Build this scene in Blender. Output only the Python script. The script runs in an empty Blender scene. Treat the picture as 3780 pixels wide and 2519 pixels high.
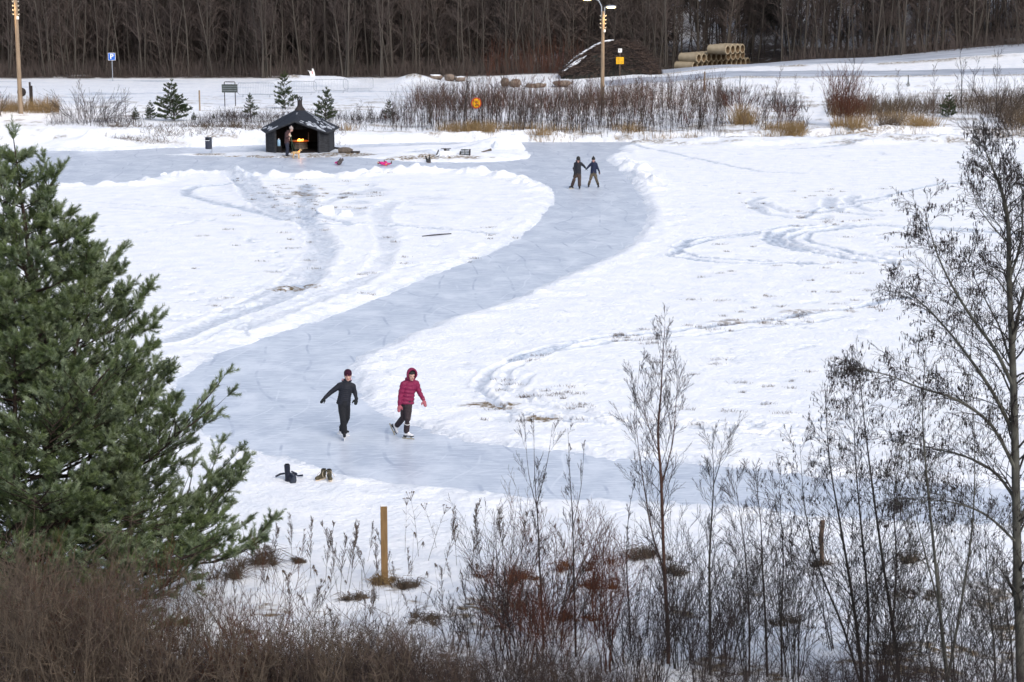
import bpy, math, random
import numpy as np
from mathutils import Vector, Matrix, Euler, noise as mnoise
R = math.radians
random.seed(7); rng = np.random.default_rng(7)
scene = bpy.context.scene; COL = scene.collection

# ------------------------------------------------------------------ camera, sky, sun, exposure
CAMZ = 12.0; FPX = 4575.0; PITCH = math.atan(884 / FPX); DS = 49.0
cam = bpy.data.cameras.new('camera'); camo = bpy.data.objects.new('camera', cam); COL.objects.link(camo)
camo.location = (0, 0, CAMZ); camo.rotation_euler = (math.pi / 2 - PITCH, 0, 0)
cam.sensor_width = 36; cam.lens = 36 * FPX / 2353; cam.clip_start = 0.2; cam.clip_end = 3000
cam.dof.use_dof = True; cam.dof.focus_distance = 60; cam.dof.aperture_fstop = 3.5
scene.camera = camo
world = bpy.data.worlds.new('World'); scene.world = world; world.use_nodes = True
wn = world.node_tree.nodes; wl = world.node_tree.links; wn.clear()
sky = wn.new('ShaderNodeTexSky'); sky.sky_type = 'NISHITA'; sky.sun_disc = False
SUN_EL, SUN_AZ = R(38), R(150)
sky.sun_elevation = SUN_EL; sky.sun_rotation = SUN_AZ; sky.air_density = 1.0; sky.dust_density = 3.0; sky.ozone_density = 1.0
hs = wn.new('ShaderNodeHueSaturation'); hs.inputs['Saturation'].default_value = 0.72
bg = wn.new('ShaderNodeBackground'); bg.inputs['Strength'].default_value = 0.15
wo = wn.new('ShaderNodeOutputWorld')
wl.new(sky.outputs[0], hs.inputs['Color']); wl.new(hs.outputs[0], bg.inputs['Color']); wl.new(bg.outputs[0], wo.inputs['Surface'])
sun = bpy.data.lights.new('sun', 'SUN'); sun.energy = 0.7; sun.angle = R(25); sun.color = (1.0, 0.97, 0.93)
suno = bpy.data.objects.new('sun', sun); COL.objects.link(suno)
# sky sun_rotation is clockwise from +Y seen from above
sd_ = Vector((math.sin(SUN_AZ) * math.cos(SUN_EL), math.cos(SUN_AZ) * math.cos(SUN_EL), math.sin(SUN_EL)))
suno.rotation_euler = (-sd_).to_track_quat('-Z', 'Y').to_euler(); suno.location = (0, -20, 60)
scene.view_settings.view_transform = 'Standard'; scene.view_settings.look = 'None'
scene.view_settings.gamma = 1.0; scene.view_settings.exposure = 0.5
try: scene.view_settings.use_curve_mapping = False
except Exception: pass
scene.cycles.max_bounces = 5; scene.cycles.diffuse_bounces = 3; scene.cycles.glossy_bounces = 2
scene.cycles.transmission_bounces = 2; scene.cycles.caustics_reflective = False; scene.cycles.caustics_refractive = False

# ------------------------------------------------------------------ pixel <-> world (photo scaled to 2353 x 1568)
CP, SP = math.cos(PITCH), math.sin(PITCH)
def ray(px, py):
    a = (px - 1176.5) / FPX; b = (784 - py) / FPX
    return Vector((a, CP + b * SP, -SP + b * CP))
def P(px, py, z=0.0):                       # point of the plane at height z
    d = ray(px, py); t = (z - CAMZ) / d.z
    return Vector((d.x * t, d.y * t, z))
def PY(px, py, Y):                          # point at distance Y
    d = ray(px, py); t = Y / d.y
    return Vector((d.x * t, Y, CAMZ + d.z * t))

# ------------------------------------------------------------------ noise
TAB = rng.random((256, 256))
def vnoise(x, y):
    xi = np.floor(x).astype(np.int64); yi = np.floor(y).astype(np.int64)
    fx = x - xi; fy = y - yi
    fx = fx * fx * (3 - 2 * fx); fy = fy * fy * (3 - 2 * fy)
    a = TAB[xi & 255, yi & 255]; b = TAB[(xi + 1) & 255, yi & 255]
    c = TAB[xi & 255, (yi + 1) & 255]; d = TAB[(xi + 1) & 255, (yi + 1) & 255]
    return (a * (1 - fx) + b * fx) * (1 - fy) + (c * (1 - fx) + d * fx) * fy
def fbm(x, y, o=4, g=.5):
    s = 0; a = 1; n = 0
    for i in range(o):
        s = s + a * vnoise(x * 2 ** i + 17.3 * i, y * 2 ** i + 9.1 * i); n += a; a *= g
    return s / n - .5
def sstep(a, b, x):
    t = np.clip((x - a) / (b - a), 0, 1); return t * t * (3 - 2 * t)

# ------------------------------------------------------------------ outlines of the ice, traced
def W(pts): return np.array([[P(a, b).x, P(a, b).y] for a, b in pts])
ICE = W([(-60, 352), (139, 347), (233, 348), (278, 346), (361, 341), (472, 338), (620, 333), (766, 333), (933, 328), (1136, 322), (1494, 320), (1743, 319), (2353, 318), (2800, 317),
 (2800, 324), (2353, 324.5), (2080, 323.5), (1890, 323), (1640, 323.5), (1500, 325), (1438, 334), (1420, 343), (1430, 350), (1398, 358), (1393, 366), (1401, 374), (1432, 398), (1450, 421),
 (1475, 450), (1487, 480), (1487, 505), (1475, 530), (1450, 560), (1400, 590), (1330, 620), (1250, 655), (1180, 685), (1090, 715), (1000, 745), (920, 775), (860, 800), (825, 820), (808, 840),
 (806, 860), (815, 890), (830, 915), (860, 945), (910, 970), (980, 990), (1060, 1008), (1150, 1025), (1250, 1038), (1400, 1055), (1550, 1068), (1700, 1080), (1850, 1092), (2050, 1105), (2353, 1122), (2800, 1150),
 (2800, 1235), (2353, 1205), (2057, 1194), (1848, 1184), (1706, 1167), (1617, 1164), (1408, 1152), (1183, 1141), (1001, 1122), (854, 1100), (773, 1082), (700, 1062), (640, 1047), (590, 1034), (530, 1022), (450, 1000),
 (410, 965), (395, 920), (410, 870), (470, 830), (540, 800), (600, 780), (700, 747), (800, 715), (880, 682), (960, 647), (1040, 616), (1120, 586), (1190, 550), (1235, 512), (1262, 482), (1275, 452), (1268, 433),
 (1215, 414), (1163, 401), (1058, 394), (925, 393), (833, 398), (793, 405), (682, 405), (605, 403), (541, 394), (483, 396), (436, 397), (364, 405), (300, 424), (172, 428), (-60, 432)])
ISLE = W([(1152, 327), (1200, 342), (1221, 357), (1215, 366), (1136, 373), (985, 374), (871, 367), (800, 360), (760, 362), (600, 363), (480, 359), (360, 356), (470, 352), (600, 349), (766, 342), (871, 337), (1057, 335), (1125, 330)])
def poly_sd(x, y, poly):
    n = len(poly); d = np.full(x.shape, 1e9); ins = np.zeros(x.shape, bool)
    for i in range(n):
        ax, ay = poly[i]; bx, by = poly[(i + 1) % n]
        ex, ey = bx - ax, by - ay; L = ex * ex + ey * ey + 1e-9
        t = np.clip(((x - ax) * ex + (y - ay) * ey) / L, 0, 1)
        np.minimum(d, (x - ax - t * ex) ** 2 + (y - ay - t * ey) ** 2, out=d)
        if abs(by - ay) > 1e-9:
            c = ((ay > y) != (by > y)) & (x < ex * (y - ay) / (by - ay) + ax)
            ins ^= c
    d = np.sqrt(d)
    return np.where(ins, -d, d)
def line_d(x, y, pts):
    d = np.full(x.shape, 1e9)
    for i in range(len(pts) - 1):
        ax, ay = pts[i]; bx, by = pts[i + 1]
        ex, ey = bx - ax, by - ay; L = ex * ex + ey * ey + 1e-9
        t = np.clip(((x - ax) * ex + (y - ay) * ey) / L, 0, 1)
        np.minimum(d, (x - ax - t * ex) ** 2 + (y - ay - t * ey) ** 2, out=d)
    return np.sqrt(d)
def smooth_line(pts, n=6):
    out = []
    m = len(pts)
    for i in range(m - 1):
        p0 = pts[max(i - 1, 0)]; p1 = pts[i]; p2 = pts[i + 1]; p3 = pts[min(i + 2, m - 1)]
        for k in range(n):
            t = k / n
            out.append(tuple(.5 * (2 * p1[j] + (p2[j] - p0[j]) * t + (2 * p0[j] - 5 * p1[j] + 4 * p2[j] - p3[j]) * t * t + (3 * p1[j] - p0[j] - 3 * p2[j] + p3[j]) * t ** 3) for j in range(len(p1))))
    out.append(tuple(pts[-1])); return out
# tracks: (points, width m, wet strength, depth)
TRACKS = [
 ([(541, 396), (560, 430), (590, 465), (640, 492), (700, 515), (735, 545), (748, 575), (735, 610), (700, 650), (640, 690), (560, 722), (470, 755), (400, 785)], 1.1, .6, .06),
 ([(520, 398), (545, 430), (565, 462), (610, 490), (670, 512), (705, 540), (715, 575), (700, 610), (650, 655), (590, 690), (500, 725)], .5, .5, .05),
 ([(575, 405), (600, 440), (640, 475), (720, 500), (800, 515), (900, 522), (1000, 530), (1130, 541)], .6, .7, .05),
 ([(545, 425), (480, 431), (432, 440), (428, 452), (470, 465), (540, 480), (620, 500), (700, 520), (800, 520)], .8, .8, .05),
 ([(700, 430), (705, 455), (695, 490), (715, 515)], .9, .8, .04),
 ([(830, 440), (780, 460), (720, 480), (700, 505)], .9, .45, .04),
 ([(905, 468), (880, 480), (868, 500), (880, 530), (890, 560), (880, 600), (850, 635), (780, 672), (680, 715), (560, 760)], 1.0, .35, .05),
 ([(1010, 610), (900, 625), (800, 650), (700, 690), (560, 745), (430, 800)], .4, .35, .04),
 ([(230, 470), (350, 478), (500, 485)], .3, .4, .03), ([(230, 480), (400, 492), (640, 505)], .25, .3, .03),
 ([(1545, 590), (1580, 562), (1640, 550), (1720, 541), (1770, 532), (1800, 525), (1860, 522)], .35, .7, .05),
 ([(1560, 578), (1640, 556), (1700, 548), (1760, 540)], .3, .5, .04),
 ([(2110, 529), (2000, 522), (1900, 526), (1830, 532), (1790, 542), (1785, 555), (1815, 572), (1880, 588), (1960, 600), (2100, 617)], .45, .85, .07),
 ([(1990, 524), (1900, 532), (1840, 540), (1815, 550), (1830, 565), (1880, 580), (1960, 592)], .3, .7, .05),
 ([(1950, 530), (1880, 538), (1850, 548), (1860, 560), (1920, 575), (2010, 597), (2110, 612)], .3, .55, .05),
 ([(1770, 540), (1765, 555), (1790, 572), (1850, 585)], .4, .8, .05),
 ([(1530, 592), (1600, 602), (1700, 610), (1800, 608), (1900, 612)], .3, .55, .04),
 ([(1545, 575), (1590, 592), (1680, 600), (1760, 604)], .25, .45, .04),
 ([(2353, 545), (2200, 532), (2110, 529), (1990, 522)], .5, .5, .04), ([(2240, 540), (2120, 530)], .3, .5, .03),
 ([(1745, 458), (1728, 472), (1760, 495), (1850, 508), (1900, 505)], .5, .3, .05),
 ([(1850, 505), (1880, 485), (1960, 470), (2050, 452), (2150, 430), (2260, 424)], .3, .45, .04),
 ([(1750, 470), (1800, 490), (1870, 495), (1950, 478), (2030, 462)], .5, .25, .05),
 ([(1905, 460), (1900, 475), (1930, 490), (2010, 500)], .6, .3, .06), ([(1960, 455), (1950, 470), (2000, 490)], .5, .3, .05),
 ([(1180, 832), (1270, 806), (1400, 781), (1560, 765), (1750, 742), (1900, 722), (2050, 694), (2200, 680)], .35, .5, .05),
 ([(1240, 820), (1400, 795), (1560, 780), (1750, 757), (1950, 735)], .25, .3, .03),
 ([(1330, 795), (1210, 828), (1130, 858), (1104, 885), (1110, 915), (1150, 940), (1220, 958), (1330, 970), (1450, 978), (1600, 988), (1850, 1012), (2100, 1020)], .4, .65, .07),
 ([(1270, 815), (1190, 850), (1160, 880), (1180, 915), (1260, 945), (1400, 965), (1560, 975), (1900, 990)], .3, .35, .05),
 ([(1230, 870), (1200, 900), (1250, 930), (1380, 955)], .3, .3, .04),
 ([(1448, 335), (1520, 350), (1600, 368), (1680, 385), (1760, 398), (1850, 402)], .3, .35, .03),
 ([(1800, 348), (1900, 342), (1960, 336), (1990, 330)], .35, .4, .03),
 ([(900, 360), (1000, 350), (1060, 343), (1120, 341)], .4, .5, .03),
 ([(820, 355), (900, 357), (1000, 365)], .8, .6, .02),
 ([(1160, 1058), (1000, 1000)], .01, .0, .0),
 ([(575, 752), (572, 778)], .2, .6, .03),
]
FOOT = [([(232, 562), (300, 548), (380, 528), (450, 515), (520, 505)], .62), ([(1160 + 840, 540), (2030, 560), (2035, 580), (2050, 600)], .9),
        ([(420, 700), (520, 690), (640, 672), (740, 640)], .8), ([(400, 740), (500, 720), (600, 700)], .8), ([(1700, 985), (1850, 975), (1990, 960)], 1.0), ([(560, 545), (650, 600), (690, 660)], .9)]
# ------------------------------------------------------------------ terrain
FXS = np.array([-140, -60, -20, -5, 5, 12, 20, 30, 50, 140.])
FYS = np.array([124, 127.5, 131, 145, 163, 171, 178, 185, 190, 200.])
FZ = np.array([
 [.1, .1, .9, .9, .9, .9, .9, .95, 1.0, 1.5], [.1, .1, .9, .9, .9, .9, .9, .95, 1.0, 1.5], [.1, .1, .9, .9, .9, .9, .9, .95, 1.0, 1.5],
 [.1, .1, .4, .8, .9, .9, .95, 1.1, 1.2, 1.6], [.1, .1, .25, .6, 1.0, 1.2, 1.3, 1.35, 1.3, 1.6], [.1, .1, .25, .7, 1.6, 1.75, 1.7, 1.68, 1.3, 1.5],
 [.1, .1, .25, .8, 2.1, 2.33, 2.3, 2.25, 1.4, 1.6], [.1, .1, .25, .9, 2.25, 2.4, 2.5, 2.75, 2.6, 3.0], [.1, .1, .25, .9, 2.6, 2.8, 3.1, 3.9, 4.0, 4.3], [.1, .1, .25, 1.2, 3.5, 4, 5, 6, 6, 7.]])
def far_z(x, y):
    xi = np.clip(np.searchsorted(FXS, x) - 1, 0, len(FXS) - 2); yi = np.clip(np.searchsorted(FYS, y) - 1, 0, len(FYS) - 2)
    tx = np.clip((x - FXS[xi]) / (FXS[xi + 1] - FXS[xi]), 0, 1); ty = np.clip((y - FYS[yi]) / (FYS[yi + 1] - FYS[yi]), 0, 1)
    tx = tx * tx * (3 - 2 * tx); 
    return (FZ[xi, yi] * (1 - tx) + FZ[xi + 1, yi] * tx) * (1 - ty) + (FZ[xi, yi + 1] * (1 - tx) + FZ[xi + 1, yi + 1] * tx) * ty
def gm(x, y, px, Y, sx, sy, h):
    cx = (px - 1176.5) / FPX * Y * 1.0
    return h * np.exp(-((x - cx) / sx) ** 2 - ((y - Y) / sy) ** 2)
TPT = [(W(smooth_line(t[0], 5)), t[1], t[2], t[3]) for t in TRACKS]
ROADL = [(8, 170), (14, 170), (20, 169.5), (30, 168.5), (42, 167.5), (60, 166)]; ROADU = [(11, 182), (18, 182.5), (26, 183), (36, 184), (48, 185), (66, 186)]
def terrain(x, y, full=True):
    x = np.asarray(x, float); y = np.asarray(y, float)
    n1 = fbm(x * .12, y * .12, 3); n2 = fbm(x * .9, y * .9, 4); n3 = fbm(x * 3.1 + 5, y * 3.1, 3)
    hf = fbm(x * 3.6 + 11, y * 3.0, 3); wx_ = x + .35 * fbm(x * 1.1 + 31, y * 1.1, 3) + .28 * hf; wy_ = y + .8 * fbm(x * .9, y * .9 + 77, 3) + .45 * hf
    base = far_z(x, y)
    near = 1 - sstep(36, 30, y) * 0
    z = base + .10 * n1 * sstep(34, 40, y)
    bank = sstep(126, 129, y) * sstep(190, 170, y)
    lump = .065 * n2 + .03 * n3
    z = z + lump * (1 + 1.6 * bank)
    # bank face lumps
    z += bank * sstep(134, 128, y) * .45 * (fbm(x * .6, y * .8, 3) + .1)
    # mounds by the wood
    z += gm(x, y, 727, 178, 3.4, 3, .62) + gm(x, y, 665, 178, 1.4, 2, .35) + gm(x, y, 952, 178, 1.9, 2.5, .85) + gm(x, y, 790, 178, 1.3, 2, .2)
    z += gm(x, y, 214, 128, .55, .8, .55) + gm(x, y, 190, 127.5, 1.6, .9, .35) + gm(x, y, 250, 127.5, 1.5, 1, .35)
    z += gm(x, y, 1155, 131, 2.2, 1.6, .35) + gm(x, y, 1240, 133, 1.6, 1.5, .25) + gm(x, y, 2050, 134, 6, 3, .35)
    # foreground slope up to the viewpoint
    z = z + sstep(38, 29, y) * .42 * (1 + .5 * n1) + np.clip(29 - y, 0, 40) * .372 + sstep(40, 34, y) * .22 * n2
    # wooded hill
    z = z + np.clip(y - 198, 0, 160) * (.16 + .05 * sstep(0, 50, x)) + 3.5 * fbm(x * .03, y * .03, 3) * sstep(205, 235, y)
    z -= gm(x, y, 1650, 189, 9, 4, .35)
    sd = poly_sd(wx_, wy_, ICE)
    si = poly_sd(wx_, wy_, ISLE)
    wet_shade = np.zeros_like(x)
    # shore profile
    out = np.maximum(sd, 0)
    lip = sstep(0, .5, sd)
    ridge = np.exp(-((sd - .9) / .7) ** 2) * (sd > -.1)
    rb = sstep(101, 108, y) * sstep(125, 112, y)            # the higher ploughed bank before the hut
    lumps = np.clip(fbm(x * 1.3, y * 1.0, 4) + .12, 0, 1)
    z = np.where(y < 145, z * lip + (ridge * lumps * (.22 + .9 * rb) * sstep(34, 42, y)) - .0 * sd, z)
    zin = -.18 * sstep(0, -.25, sd)
    isle = .10 * sstep(0, -.6, si) + np.clip(fbm(x * .8, y * 1.2, 4) + .05, 0, 1) * .3 * sstep(0, -1.2, si)
    ctr = P(1150, 345)
    isle = isle * (.35 + .65 * sstep(-9, -5, x)) + .55 * np.exp(-((x - P(1155, 335).x) / 2.0) ** 2 - ((y - P(1155, 338).y) / 1.6) ** 2) + .3 * np.exp(-((x - P(1010, 335).x) / 3.0) ** 2 - ((y - P(1010, 362).y) / 1.2) ** 2) * (si < 0)
    # hut pad: trodden thin snow
    hx, hy = P(690, 352).x, P(690, 352).y
    pad = np.exp(-((x - hx) / 4.2) ** 4 - ((y - hy) / 4.0) ** 4)
    isle = isle * (1 - pad) + .03 * pad
    inside = sd < 0
    z = np.where(inside, np.where(si < .3, np.maximum(zin, isle - .18 * sstep(0, .3, si)), zin), z)
    if not full: return z
    wet_shade += pad * .55 * (si < 0)
    wet_shade = np.maximum(wet_shade, .55 * np.clip(1 - sd / (.35 + .9 * np.clip(n2 + .3, 0, 1)), 0, 1) * (sd > 0) * np.clip(.8 + 2 * n2, 0, 1))
    for pts, w, s, dep in TPT:
        x0, y0 = pts.min(0) - w * 2; x1, y1 = pts.max(0) + w * 2
        m = (x > x0) & (x < x1) & (y > y0) & (y < y1)
        if not m.any(): continue
        w = w * (1.3 if pts[:, 0].mean() > 5 else .95); d = line_d(wx_[m], wy_[m], pts); br = .75 + .9 * np.clip(fbm(x[m] * 1.7, y[m] * 1.7, 3) + .5, 0, 1)
        a = np.exp(-(d / (w * .5)) ** 4) * np.clip(br, 0, 1)
        z[m] -= dep * a; z[m] += dep * .7 * np.exp(-((d - w * .62) / (w * .2)) ** 2)
        wet_shade[m] = np.maximum(wet_shade[m], min(1, s * (2.2 if pts[:, 0].mean() > 5 else 1.15)) * a * (1 if pts[:, 0].mean() > 5 else np.clip(1.1 + 2.2 * fbm(x[m] * 1.1 + 4, y[m] * .8, 4), .25, 1)))
    for line, w in FOOT:
        pts = W(smooth_line(line, 4)); x0, y0 = pts.min(0) - 1; x1, y1 = pts.max(0) + 1
        m = (x > x0) & (x < x1) & (y > y0) & (y < y1)
        d = line_d(x[m], y[m], pts); a = np.exp(-(d / (w * .5)) ** 2) * (fbm(x[m] * 3.2, y[m] * 2.4, 2) > .1)
        z[m] -= .06 * a; wet_shade[m] = np.maximum(wet_shade[m], .6 * a)
    # trampled patch behind the ploughed bank
    tp = P(720, 462); t = np.exp(-((x - tp.x) / 7.0) ** 2 - ((y - tp.y) / 8.0) ** 2)
    f = sstep(.02, .25, fbm(x * .8, y * 1.0, 4)) * t; wet_shade = np.maximum(wet_shade, .75 * f); z -= .05 * f
    tp = P(560, 680); t = np.exp(-((x - tp.x) / 5.0) ** 2 - ((y - tp.y) / 9.0) ** 2)
    f = sstep(.12, .3, fbm(x * 1.6, y * 1.6, 4)) * t; wet_shade = np.maximum(wet_shade, .4 * f); z -= .06 * f
    # scattered dents over the fields, their weak shading deepened with grey colour
    f = sstep(.20, .32, fbm(x * 1.5 + 9, y * 1.1 + 3, 4)) * sstep(.0, .25, fbm(x * .15, y * .15 + 50, 2) + .08) * (y < 126)
    wet_shade = np.maximum(wet_shade, .45 * f * (sd > .8)); z -= .05 * f * (sd > .8)
    # bare earth and grass poking through
    g = np.zeros_like(x)
    gsel = sstep(.24, .34, fbm(x * 1.9 + 60, y * 1.2 + 9, 4))
    for (px, py, rx, ry, s) in [(700, 450, 5, 6, .42), (740, 445, 3, 4, .35), (680, 665, .8, .9, 1.6), (655, 668, .6, .4, 1.6), (1250, 970, .4, .35, 2), (1130, 940, 1.3, .5, .7), (1900, 720, 5, .8, .5),
                            (1730, 745, 3, 1.2, .42), (640, 362, 5, 1.2, .9), (785, 357, 2.0, 1.2, 1.6), (1000, 368, 3.4, .8, 1.2), (480, 356, .9, .5, 1.6), (1560, 780, 4, .8, .4)]:
        c = P(px, py); t = s * np.exp(-((x - c.x) / rx) ** 2 - ((y - c.y) / ry) ** 2)
        g = np.maximum(g, sstep(.28, .5, t * (.6 + 1.6 * fbm(x * 1.9 + 60, y * 1.4 + 9, 4) + .1)) * (t > .05))
    zb = sstep(127, 129, y) * sstep(168, 150, y)
    zl = sstep(-8, -16, x)
    g = np.maximum(g, zb * sstep(.11, .22, fbm(x * .55, y * 1.3, 4) + .07 * sstep(-8, 0, x) * sstep(150, 135, y)) * .85)
    m2 = gm(x, y, 955, 178, 1.7, 2.6, 1.0); g = np.maximum(g, sstep(.35, .6, m2 + .5 * fbm(x * 1.1, y, 3)) * (z > 1.6))
    m2 = gm(x, y, 668, 178, 1.3, 2.0, 1.0); g = np.maximum(g, sstep(.4, .6, m2 + .8 * fbm(x * 1.1, y, 3)))
    fgz = sstep(39, 35, y); g = np.maximum(g, fgz * sstep(.16, .24, fbm(x * .9 + 3, y * .9, 4)))
    g = np.maximum(g, sstep(31, 27, y) * .38)
    lit = sstep(183.5, 186, y + 1.2 * fbm(x * .4, y * .4, 3)) * (1 - .9 * sstep(8, 24, x) * sstep(200, 214, y)) 
    lit = lit * (1 - .9 * sstep(.12, .2, fbm(x * .12 + 40, y * .12, 4)))
    for ln, off in ((ROADL, 3.1), (ROADU, 3.9)):
        yl = np.interp(x, [p[0] for p in ln], [p[1] for p in ln]) - off - .1; nz = fbm(x * .5, y * .1, 3)
        on = (x > ln[0][0]) * 1.
        g = np.maximum(g, on * np.exp(-((y - yl + .5 * nz) / (.75 + .9 * np.clip(nz, 0, 1))) ** 2) * sstep(-.3, .05, fbm(x * .35 + 5, y * .0 + off, 3)) * 1.4)
    wet_shade = np.maximum(wet_shade, .8 * sstep(.08, .2, fbm(x * .09 + 3, y * 1.1, 4)) * sstep(150, 158, y) * sstep(186, 181, y) * sstep(6, -4, x))
    road = sstep(150, 158, y) * sstep(186, 181, y) * sstep(2, -8, x) * (.35 + .5 * (fbm(x * .1, y * .9, 4) + .3))
    wet_shade = np.maximum(wet_shade, np.clip(road, 0, 1) * .5)
    return z, np.clip(wet_shade, 0, 1), np.clip(g, 0, 1), np.clip(lit, 0, 1), np.clip(out, 0, 5)
def H(x, y): return float(terrain(np.array([x]), np.array([y]), False)[0])
def G(px, py, z0=0.):                       # ground point under a pixel
    z = z0
    for i in range(4):
        p = P(px, py, z); z = .5 * z + .5 * H(p.x, p.y)
    p = P(px, py, z); p.z = H(p.x, p.y); return p
def GY(px, Y):
    x = (px - 1176.5) / FPX * Y * 1.01; return Vector((x, Y, H(x, Y)))

# ------------------------------------------------------------------ materials
def mat(name, col, rough=.8, var=.25, scale=8, bump=0, col2=None, metal=0, emit=None, stretch=None):
    m = bpy.data.materials.new(name); m.use_nodes = True; n = m.node_tree.nodes; l = m.node_tree.links
    b = n['Principled BSDF']; b.inputs['Roughness'].default_value = rough; b.inputs['Metallic'].default_value = metal
    tc = n.new('ShaderNodeTexCoord'); nz = n.new('ShaderNodeTexNoise'); nz.inputs['Scale'].default_value = scale; nz.inputs['Detail'].default_value = 5
    src = tc.outputs['Object']
    if stretch:
        mp = n.new('ShaderNodeMapping'); mp.inputs['Scale'].default_value = stretch; l.new(src, mp.inputs['Vector']); src = mp.outputs[0]
    l.new(src, nz.inputs['Vector'])
    cr = n.new('ShaderNodeValToRGB'); c = col; c2 = col2 or tuple(min(1, v * (1 + var)) for v in col); c1 = col if col2 else tuple(v * (1 - var) for v in col)
    cr.color_ramp.elements[0].position = .3; cr.color_ramp.elements[1].position = .7
    cr.color_ramp.elements[0].color = (*c1, 1); cr.color_ramp.elements[1].color = (*c2, 1)
    l.new(nz.outputs['Fac'], cr.inputs['Fac']); l.new(cr.outputs[0], b.inputs['Base Color'])
    b.inputs['Specular IOR Level'].default_value = .25
    if bump:
        bp = n.new('ShaderNodeBump'); bp.inputs['Strength'].default_value = bump; bp.inputs['Distance'].default_value = .02
        l.new(nz.outputs['Fac'], bp.inputs['Height']); l.new(bp.outputs[0], b.inputs['Normal'])
    if emit:
        b.inputs['Emission Color'].default_value = (*emit[0], 1); b.inputs['Emission Strength'].default_value = emit[1]
    return m
def ground_mat():
    m = bpy.data.materials.new('snow_and_ground'); m.use_nodes = True; n = m.node_tree.nodes; l = m.node_tree.links
    b = n['Principled BSDF']; b.inputs['Roughness'].default_value = .75; b.inputs['Specular IOR Level'].default_value = .2
    tc = n.new('ShaderNodeTexCoord')
    def noise(s, d=4, st=None):
        z = n.new('ShaderNodeTexNoise'); z.inputs['Scale'].default_value = s; z.inputs['Detail'].default_value = d
        v = tc.outputs['Object']
        if st:
            mp = n.new('ShaderNodeMapping'); mp.inputs['Scale'].default_value = st; l.new(v, mp.inputs[0]); v = mp.outputs[0]
        l.new(v, z.inputs['Vector']); return z.outputs['Fac']
    def ramp(f, a, bb, ca, cb):
        r = n.new('ShaderNodeValToRGB'); r.color_ramp.elements[0].position = a; r.color_ramp.elements[1].position = bb
        r.color_ramp.elements[0].color = (*ca, 1); r.color_ramp.elements[1].color = (*cb, 1); l.new(f, r.inputs[0]); return r.outputs[0]
    def mix(f, a, c):
        x = n.new('ShaderNodeMix'); x.data_type = 'RGBA'; l.new(f, x.inputs[0]); l.new(a, x.inputs[6]); l.new(c, x.inputs[7]); return x.outputs[2]
    def att(k):
        a = n.new('ShaderNodeAttribute'); a.attribute_name = k; return a.outputs['Fac']
    def math_(op, a, c):
        x = n.new('ShaderNodeMath'); x.operation = op; x.use_clamp = True
        for i, v in enumerate((a, c)):
            if isinstance(v, (int, float)): x.inputs[i].default_value = v
            else: l.new(v, x.inputs[i])
        return x.outputs[0]
    snow = ramp(noise(1.3, 6), .3, .62, (.80, .83, .885), (.90, .91, .935))
    # grey flecks: shading of small dents painted into the snow colour
    fl = ramp(noise(2.4, 6, (1, .7, 1)), .64, .74, (0, 0, 0), (1, 1, 1)); fl = math_('MULTIPLY', fl, .42)
    wet_shade_c = ramp(noise(5, 5, (1, .6, 1)), .35, .65, (.30, .36, .46), (.52, .59, .69))
    wet_shade_m = att('wet_shade'); wn_ = ramp(noise(6, 5, (1, .8, 1)), .3, .6, (.55, .55, .55), (1.0, 1.0, 1.0)); wet_shade_f = math_('MULTIPLY', wet_shade_m, wn_)
    wet_shade_f = math_('MAXIMUM', wet_shade_f, fl)
    c = mix(wet_shade_f, snow, wet_shade_c)
    gr = ramp(noise(9, 5), .3, .7, (.10, .075, .035), (.27, .19, .10))
    gf = math_('MULTIPLY', att('grass'), ramp(noise(5.5, 6, (1, 1, 1)), .38, .55, (0, 0, 0), (1, 1, 1)))
    c = mix(gf, c, gr)
    li = ramp(noise(3, 6), .3, .7, (.032, .026, .024), (.11, .085, .07))
    lf = math_('MULTIPLY', att('litter'), ramp(noise(.9, 6), .28, .42, (.3, .3, .3), (1, 1, 1)))
    c = mix(lf, c, li)
    l.new(c, b.inputs['Base Color'])
    bp = n.new('ShaderNodeBump'); bp.inputs['Strength'].default_value = .8; bp.inputs['Distance'].default_value = .07
    l.new(noise(7, 6), bp.inputs['Height']); l.new(bp.outputs[0], b.inputs['Normal'])
    return m
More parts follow.
